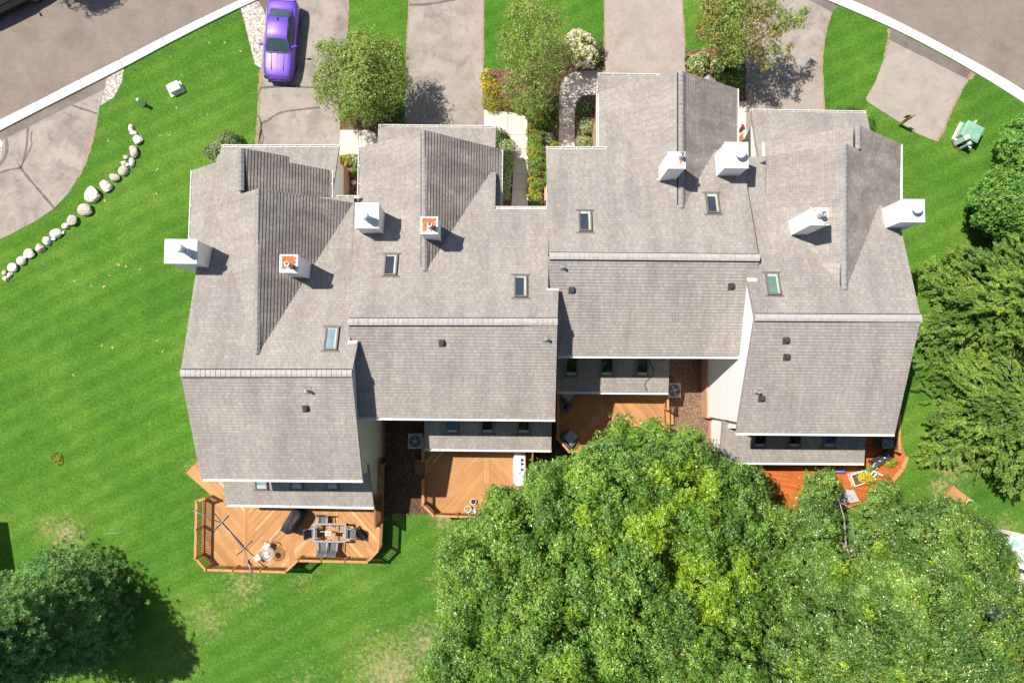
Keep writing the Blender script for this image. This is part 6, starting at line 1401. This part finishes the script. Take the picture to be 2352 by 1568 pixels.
B3 = [(1640, 25, 38, 4.6, 1), (1690, 18, 42, 4.8), (1735, 30, 38, 4.8, 1), (1615, 75, 22, 4.2, 1), (1645, 95, 30, 4.2, 1), (1680, 60, 34, 4.6), (1715, 85, 36, 4.4, 1), (1770, 15, 30, 4.6), (1800, 50, 28, 4.4), (1832, 48, 18, 4.2), (1845, 25, 12, 4.0), (1775, 75, 24, 4.2, 1), (1740, 120, 22, 3.8, 1), (1780, 112, 16, 3.7), (1813, 108, 10, 3.7, 1), (1812, 130, 9, 3.6, 1), (1690, 125, 28, 3.8), (1665, 140, 20, 3.4), (1760, 150, 14, 3.4, 1), (1640, 60, 26, 4.3), (1700, -15, 30, 4.8), (1625, 10, 18, 4.3), (1600, 60, 10, 4.0, 1)]
small_tree('sparse rust-tinged crabapple with bare limbs showing over the right driveway', (1650, 172), 1.3, B3, 47, ['crab_leaf', 'rust_leaf'], .115, .058, 70, .13, 6, barkm='bark_pale')
def crown_tree(name, label, poly, base, seed, mat, ztop, zedge, L, W, dens, sep=.8, n=6, ramp_=70, group=None):
    rr = random.Random(seed); bx, by, _ = P(*base, 0); t = thing(name, (bx, by, 0), label, 'tree', group); bl = crown_blobs(poly, sep, zedge, ztop, ramp_, rr, (), .3, .8, 1.5); lv = Leaves(seed)
    for c, r, _ in bl: lv.clump(c, r, dens, n, L, W, shell=(.3, 1.25))
    for c, r, _ in crown_blobs(poly, 1.1, zedge - 1, ztop - 1.6, ramp_, rr, (), .7, 1.0, .5): lv.clump(c, r, dens * .5, n, L, W)
    lv.obj('crown', mat, t); limbs(t, (bx, by, 0), (bx, by, zedge * .6), [b[0] for b in bl][:30], .16, 'bark', seed); return t
crown_tree('maple_tree', 'deep green maple at the right edge above the spruces', [(2420, 265), (2352, 275), (2312, 300), (2300, 338), (2312, 380), (2268, 410), (2236, 462), (2262, 486), (2240, 508), (2290, 528), (2340, 560), (2420, 560)], (2350, 455), 53, 'maple_leaf', 5.4, 2.0, .15, .10, 34, sep=.62)
# tree standing out of sight beyond the street corner: only its shade reaches the asphalt
small_tree('street tree beyond the upper left corner, seen by its shadow on the road', (10, -90), 2.0, [(-60, -185, 40, 5.0), (-25, -170, 36, 5.2), (15, -175, 36, 5.0), (-30, -215, 50, 5.6), (52, -158, 16, 4.4), (0, -205, 40, 5.2), (-5, -152, 12, 4.6)], 59, ['crab_leaf', 'rust_leaf'], .14, .08, 60, .13, 6, group=None)

# ---- shrubs, flowers
def shrub(name, label, cat, blobs, mat, seed, L=.08, W=.045, dens=34, n=5, flowers=None, group=None, core=True, up=.5, low=-.25, **kw):
    """blobs: (px, py, rx px, ry px, height m); flowers: (material, count, size)"""
    cs = []
    for px, py, rx, ry, h in blobs:
        s_ = FOC / (HC - h * .6); x, y, _ = P(px, py, h * .5); cs.append(((x, y, h * .45), (rx / s_, ry / s_, h * .55)))
    ox = sum(c[0][0] for c in cs) / len(cs); oy = sum(c[0][1] for c in cs) / len(cs)
    lv = Leaves(seed)
    for c, r in cs:
        lv.clump(c, r, dens * 3.2, n, L, W, up=up, low=low, shell=(.8, 1.1), **kw)
        if core: lv.clump(c, tuple(v * .75 for v in r), dens * 1.6, n, L * 1.2, W * 1.3, up=up, low=low)
    if not flowers: return tag(lv.obj(name, mat, origin=(ox, oy, 0)), label, cat, group)
    t = thing(name, (ox, oy, 0), label, cat, group); lv.obj('foliage', mat, t)
    fm, cnt, fs = flowers; g = np.random.default_rng(seed + 1); C, A = [], []
    for k in range(cnt):
        c, r = cs[k % len(cs)]; d = g.normal(0, 1, 3); d[2] = abs(d[2]) * .9 + .15; d /= np.linalg.norm(d); C.append(np.array(c) + d * np.array(r) * 1.04); A.append(d + np.array([0, 0, .6]))
    fl_ = Leaves(seed + 2)
    if fs > .1:
        for c in C: fl_.clump(c, fs * .7, 130, 5, fs * .5, fs * .4, low=-.8)
    else: fl_.rosettes(C, A, 7, fs, fs * .7, e0=-.1, e1=.3)
    fl_.obj('flowers', fm, t); return t
shrub('boxwood', 'large round clipped boxwood at the corner of the leftmost garage', 'shrub', [(519, 348, 47, 42, 1.35)], 'boxwood_leaf', 1, .075, .05, 150)
shrub('hedge_shrub', 'dark shrub at the street end of the shrubs by the second townhouse', 'shrub', [(1148, 315, 16, 22, 1.0)], 'dark_leaf', 2, dens=50, group='shrubs along the second townhouse walk')
shrub('hedge_shrub', 'sunlit cream-variegated shrub by the second townhouse walk', 'shrub', [(1165, 340, 17, 24, 1.1), (1168, 360, 14, 18, 1.0)], 'variegated_leaf', 3, dens=55, group='shrubs along the second townhouse walk')
shrub('hedge_shrub', 'long shaded variegated shrub below the sunlit one by the second townhouse walk', 'shrub', [(1160, 385, 19, 22, 1.1), (1158, 412, 18, 22, 1.1), (1155, 442, 15, 22, 1.0)], 'variegated_leaf', 4, dens=55, group='shrubs along the second townhouse walk')
shrub('foundation_shrub', 'dark green round shrub nearest the street by the brick side wall', 'shrub', [(1344, 246, 20, 23, .95)], 'dark_leaf', 5, dens=60, group='round shrubs by the brick side wall')
shrub('foundation_shrub', 'pale variegated shrub between two others by the brick side wall', 'shrub', [(1348, 291, 17, 19, .85)], 'variegated_leaf', 6, .11, .04, dens=50, group='round shrubs by the brick side wall')
shrub('foundation_shrub', 'pale variegated shrub beside the white gutter of the third townhouse', 'shrub', [(1342, 327, 21, 16, .85)], 'variegated_leaf', 7, .11, .04, dens=50, group='round shrubs by the brick side wall')
shrub('hydrangea', 'large hydrangea covered in cream flower heads', 'flowering shrub', [(1335, 105, 30, 25, 1.3), (1345, 135, 26, 26, 1.3), (1325, 90, 22, 14, 1.2)], 'bed_leaf', 8, .11, .07, 26, flowers=('white_petal', 120, .19))
shrub('conifer_shrub', 'small dark conical shrub beside the hydrangea and driveway', 'shrub', [(1371, 112, 13, 15, 1.0)], 'dark_leaf', 9, .07, .03, 80)
shrub('coneflower', 'clump of orange-yellow coneflowers beside the driveway', 'flowers', [(1118, 178, 15, 20, .8), (1130, 200, 16, 18, .8), (1117, 200, 12, 14, .75)], 'lime_leaf', 10, .09, .035, 30, flowers=('yellow_petal', 95, .075))
shrub('spirea', 'bright lime-yellow shrub at the corner of the driveway and front walk', 'shrub', [(1122, 232, 20, 20, .8), (1135, 245, 18, 14, .75)], 'lime_leaf', 11, .06, .03, 60, group='low shrubs along the front walk')
shrub('spirea', 'amber-tinged shrub right of the lime-yellow one', 'shrub', [(1163, 222, 24, 22, .85), (1172, 243, 18, 12, .7)], 'amber_leaf', 12, .06, .03, 55, group='low shrubs along the front walk')
BED = [(1200, 243, 18, 16, 'bed_leaf'), (1224, 262, 16, 16, 'bed_leaf'), (1250, 262, 17, 17, 'bed_leaf'), (1268, 245, 14, 18, 'dark_leaf'), (1238, 284, 15, 13, 'bed_leaf'), (1268, 285, 13, 17, 'dark_leaf'), (1224, 300, 13, 15, 'lime_leaf'), (1240, 312, 15, 13, 'bed_leaf'), (1224, 326, 12, 13, 'bed_leaf'), (1262, 318, 9, 9, 'variegated_leaf'), (1274, 330, 7, 8, 'lime_leaf'), (1222, 348, 13, 13, 'lime_leaf'), (1238, 350, 12, 13, 'bed_leaf'), (1224, 372, 12, 13, 'bed_leaf'), (1240, 372, 11, 14, 'bed_leaf'), (1228, 398, 13, 11, 'bed_leaf'), (1222, 418, 10, 10, 'lime_leaf'), (1236, 424, 10, 12, 'bed_leaf'), (1220, 444, 10, 11, 'lime_leaf'), (1234, 452, 9, 11, 'lime_leaf'), (1228, 468, 10, 8, 'dark_leaf')]
KIND = {'bed_leaf': 'mid-green', 'dark_leaf': 'dark green', 'lime_leaf': 'yellow-green', 'variegated_leaf': 'cream-edged'}
for i, (x, y, rx, ry, mt) in enumerate(BED):
    fw = ('yellow_petal', 9, .06) if i in (2, 3, 4, 5) else None
    shrub('bed_plant', f'{KIND[mt]} {"flowering " if fw else ""}plant in the bed between two walks, {ORD[i]} from the street', 'plant', [(x, y, rx * 1.12, ry * 1.12, .55 + .25 * ((i * 7) % 5) / 5)], mt, 60 + i, .12, .055, 44, flowers=fw, group='plants in the bed between the walks', core=False)
for i, (x, y, rx, ry, lb) in enumerate([(1603, 143, 27, 23, 'larger pale hosta mound beside the third driveway'), (1650, 150, 17, 20, 'smaller pale hosta mound close to the crabapple trunk')]): shrub('hosta', lb, 'hosta', [(x, y, rx, ry, .5)], 'hosta_leaf', 90 + i, .24, .12, 20, 6, group='hostas in the bed by the third townhouse', up=.3, e0=-.5, e1=.3, droop=.4)
shrub('small_mound', 'small lime mound on the mulch close to the third townhouse roof edge', 'plant', [(1594, 176, 12, 8, .3)], 'lime_leaf', 93, .05, .03, 60)
shrub('bed_shrub', 'dark leafy shrub under the crabapple by the right driveway', 'shrub', [(1690, 150, 22, 30, 1.3), (1672, 130, 18, 20, 1.4)], 'dark_leaf', 94, .10, .05, 40)
shrub('peony', 'leafy green peony with a single pink bloom at the gable foot', 'shrub', [(1665, 188, 24, 18, .9), (1685, 185, 20, 22, .9)], 'bed_leaf', 95, .13, .06, 34, flowers=('red_petal', 2, .09))
shrub('low_juniper', 'low spreading shrub at the street edge of the rightmost garage roof', 'shrub', [(1945, 255, 32, 11, .5)], 'dark_leaf', 96, .07, .03, 60)
shrub('low_juniper', 'low shrub below the outer corner of the rightmost garage roof', 'shrub', [(1999, 288, 12, 18, .6)], 'dark_leaf', 97, .07, .03, 60)
shrub('hosta', 'yellow-green hosta left of another in the bed by the leftmost garage', 'hosta', [(797, 366, 14, 12, .45)], 'lime_leaf', 98, .20, .09, 26, 6, up=.3, e0=-.5, e1=.3)
shrub('hosta', 'green hosta beside the yellow-green one in the bed by the leftmost garage', 'hosta', [(815, 368, 15, 13, .5)], 'hosta_leaf', 99, .20, .09, 26, 6, up=.3, e0=-.5, e1=.3)
shrub('rose_bush', 'small bush with red blooms in the narrow bed by the leftmost garage', 'flowering shrub', [(817, 396, 13, 14, .6)], 'bed_leaf', 100, .11, .05, 34, flowers=('red_petal', 6, .07))
shrub('bed_shrub', 'dark ground-hugging shrub in the crabapple shade above the second garage roof', 'shrub', [(905, 262, 24, 16, .6), (885, 275, 16, 12, .5)], 'dark_leaf', 101, .09, .04, 45)
m = MB(); x, y, _ = P(813, 419, 0); m.lathe((x, y, .014), [(.16, 0), (.16, .05), (.001, .055)], 16); tag(m.obj('stepping_stone', 'curb_concrete'), 'round pale stepping stone on the dark bed by the leftmost garage', 'stone')
# potted and boxed plants on the decks
x, y, _ = P(1978, 1098, Z4 + .35); t, _, _ = planter_box(1976, 1098, R(20), .95, .75, .40, 'white_trim', 'white planter box under the yellow flowers on the red deck')
shrub('chrysanthemum', 'bright yellow chrysanthemums spilling over the white planter box', 'flowers', [(1981, 1094, 15, 13, 1.25), (1990, 1098, 11, 12, 1.15), (1972, 1092, 10, 8, 1.1)], 'lime_leaf', 110, .07, .035, 40, flowers=('yellow_petal', 260, .07))
shrub('potted_plant', 'lime-green leafy plant at the front of the dark bench', 'plant', [(2039, 1062, 14, 10, 1.0), (2046, 1059, 9, 7, .95)], 'lime_leaf', 111, .10, .05, 45)
shrub('potted_plant', 'small green plant tucked between the yellow flowers and the cream seat', 'plant', [(1996, 1078, 10, 10, .85)], 'bed_leaf', 112, .15, .08, 110)
shrub('potted_plant', 'green plant growing from the white pot on the timber platform', 'plant', [(2232, 1161, 9, 10, 1.05)], 'maple_leaf', 113, .14, .08, 120)

# ---------------------------------------------------------------- neighbouring buildings at the edges
nb = thing('neighbour_house', (-38, -11.6, 0), 'grey-roofed house beyond the left edge whose eaves shade the lawn', 'house')
m = MB(); m.box((-38.6, -11.6, 2.4), (9, 7.0, 4.8)); m.obj('wall', 'siding', nb)
m = MB(); pl1, pl2 = (7.2 + .42 * -11.6, 0, -.42), (7.2 + .42 * 11.6, 0, .42)
zz = lambda pl, x, y: (x, y, pl[0] + pl[2] * y)
slab(m, [zz(pl1, -43.5, -11.6), zz(pl1, -33.5, -11.6), zz(pl1, -33.5, -7.5), zz(pl1, -43.5, -7.5)], pl1); slab(m, [zz(pl2, -43.5, -11.6), zz(pl2, -33.5, -11.6), zz(pl2, -33.5, -15.7), zz(pl2, -43.5, -15.7)], pl2); m.obj('roof', ['shingle', 'fascia'], nb)
flat('patio', 'walk_concrete', [(2215, 1262), (2300, 1215), (2420, 1240), (2420, 1480), (2290, 1440), (2225, 1350)], .02)
sr = thing('sunroom', P(2345, 1262, 0)[:2] + (0,), 'white framed sunroom with pale green glass at the lower right edge', 'sunroom')
m = MB(); Zs = 2.8; q = [P(x, y, Zs) for x, y in ((2298, 1252), (2328, 1228), (2420, 1252), (2420, 1330), (2340, 1298))]
ctr = (sum(p[0] for p in q) / 5, sum(p[1] for p in q) / 5, Zs + .5)
for i in range(5): a, b = q[i], q[(i + 1) % 5]; m.bar(a, b, .22, .16); m.bar(a, (*ctr[:2], ctr[2]), .16, .10); m.bar(a, (a[0], a[1], 0), .12, .12)
for k in (.45,):
    for i in range(5): a, b = Vector(q[i]).lerp(Vector(ctr), k), Vector(q[(i + 1) % 5]).lerp(Vector(ctr), k); m.bar(a, b, .14, .08)
m.obj('frame', 'white_trim', sr)
m = MB()
for i in range(5): m.add([q[i], q[(i + 1) % 5], ctr], [(0, 1, 2)])
m.obj('roof_glass', 'sunroom_glass', sr); m = MB()
for i in range(5): a, b = q[i], q[(i + 1) % 5]; m.add([(a[0], a[1], .1), (b[0], b[1], .1), b, a], [(0, 1, 2, 3)])
m.obj('side_glass', 'glass_blue', sr)
ht = thing('patio_cabinet', P(2240, 1320, 0)[:2] + (.02,), 'white-topped garden cabinet glimpsed through the right oak', 'cabinet'); x, y = ORIG[ht.name][:2]
m = MB(); m.box((x, y, .42), (1.1, .9, .80), rz=R(28), bev=.04); m.obj('cabinet_body', 'grey_metal', ht); m = MB(); m.box((x, y + .25, .85), (1.15, .95, .08), rz=R(28), bev=.03); m.obj('lid', 'white_trim', ht)

# ---------------------------------------------------------------- small things on the grass
m = MB(); rr = random.Random(77)
for zx, zy, dy in [(1447, 290, 0), (1555, 285, 0), (1645, 342, 0), (1250, 525, 0), (1225, 738, 0), (1390, 782, 0), (1432, 783, 0), (1115, 945, 0), (1155, 935, 0), (1088, 1165, 0), (1070, 1345, 0), (745, 965, 0), (735, 1390, 0), (825, 248, 1), (857, 260, 1), (518, 362, 1), (627, 412, 1), (722, 408, 1), (750, 340, 1), (705, 805, 1), (762, 828, 1), (1083, 770, 1), (1120, 850, 1), (925, 1238, 1), (1033, 1352, 1), (518, 1010, 1), (968, 295, 1), (1110, 570, 2), (1220, 668, 2), (830, 1200, 2)]:
    x, y, _ = P(zx / 3 + (588 if dy == 2 else 0), zy / 3 + 522.7 * dy, 0)
    for _ in range(rr.choice((1, 1, 2))):
        cx_, cy_ = x + rr.uniform(-.12, .12), y + rr.uniform(-.12, .12); r0 = rr.uniform(.03, .085); n = 9
        m.sheet([(cx_ + r0 * rr.uniform(.5, 1.2) * math.cos(6.283 * k / n), cy_ + r0 * rr.uniform(.5, 1.3) * math.sin(6.283 * k / n)) for k in range(n)], .007 + .0004 * rr.random())
struct(m.obj('bare_patch', 'scuff'))
m = MB(); q = [Vector(P(x, y, .05)) for x, y in ((240, 1228), (246, 1225), (258, 1224.5), (270, 1223), (283, 1222.5))]; m.tube(q, [.012, .02, .022, .018, .008], 6); m.tube([q[1], Vector(P(241, 1231, .05))], [.012, .005], 5); tag(m.obj('fallen_branch', 'bark_pale'), 'thin pale branch lying on the grass above the dark pine', 'branch')
shrub('weed_patch', 'bright yellow-green weed patch in the middle of the left lawn', 'weeds', [(131, 1052, 10, 11, .12), (126, 1046, 7, 7, .1), (137, 1060, 7, 8, .1)], 'lime_leaf', 120, .10, .06, 90, core=False)
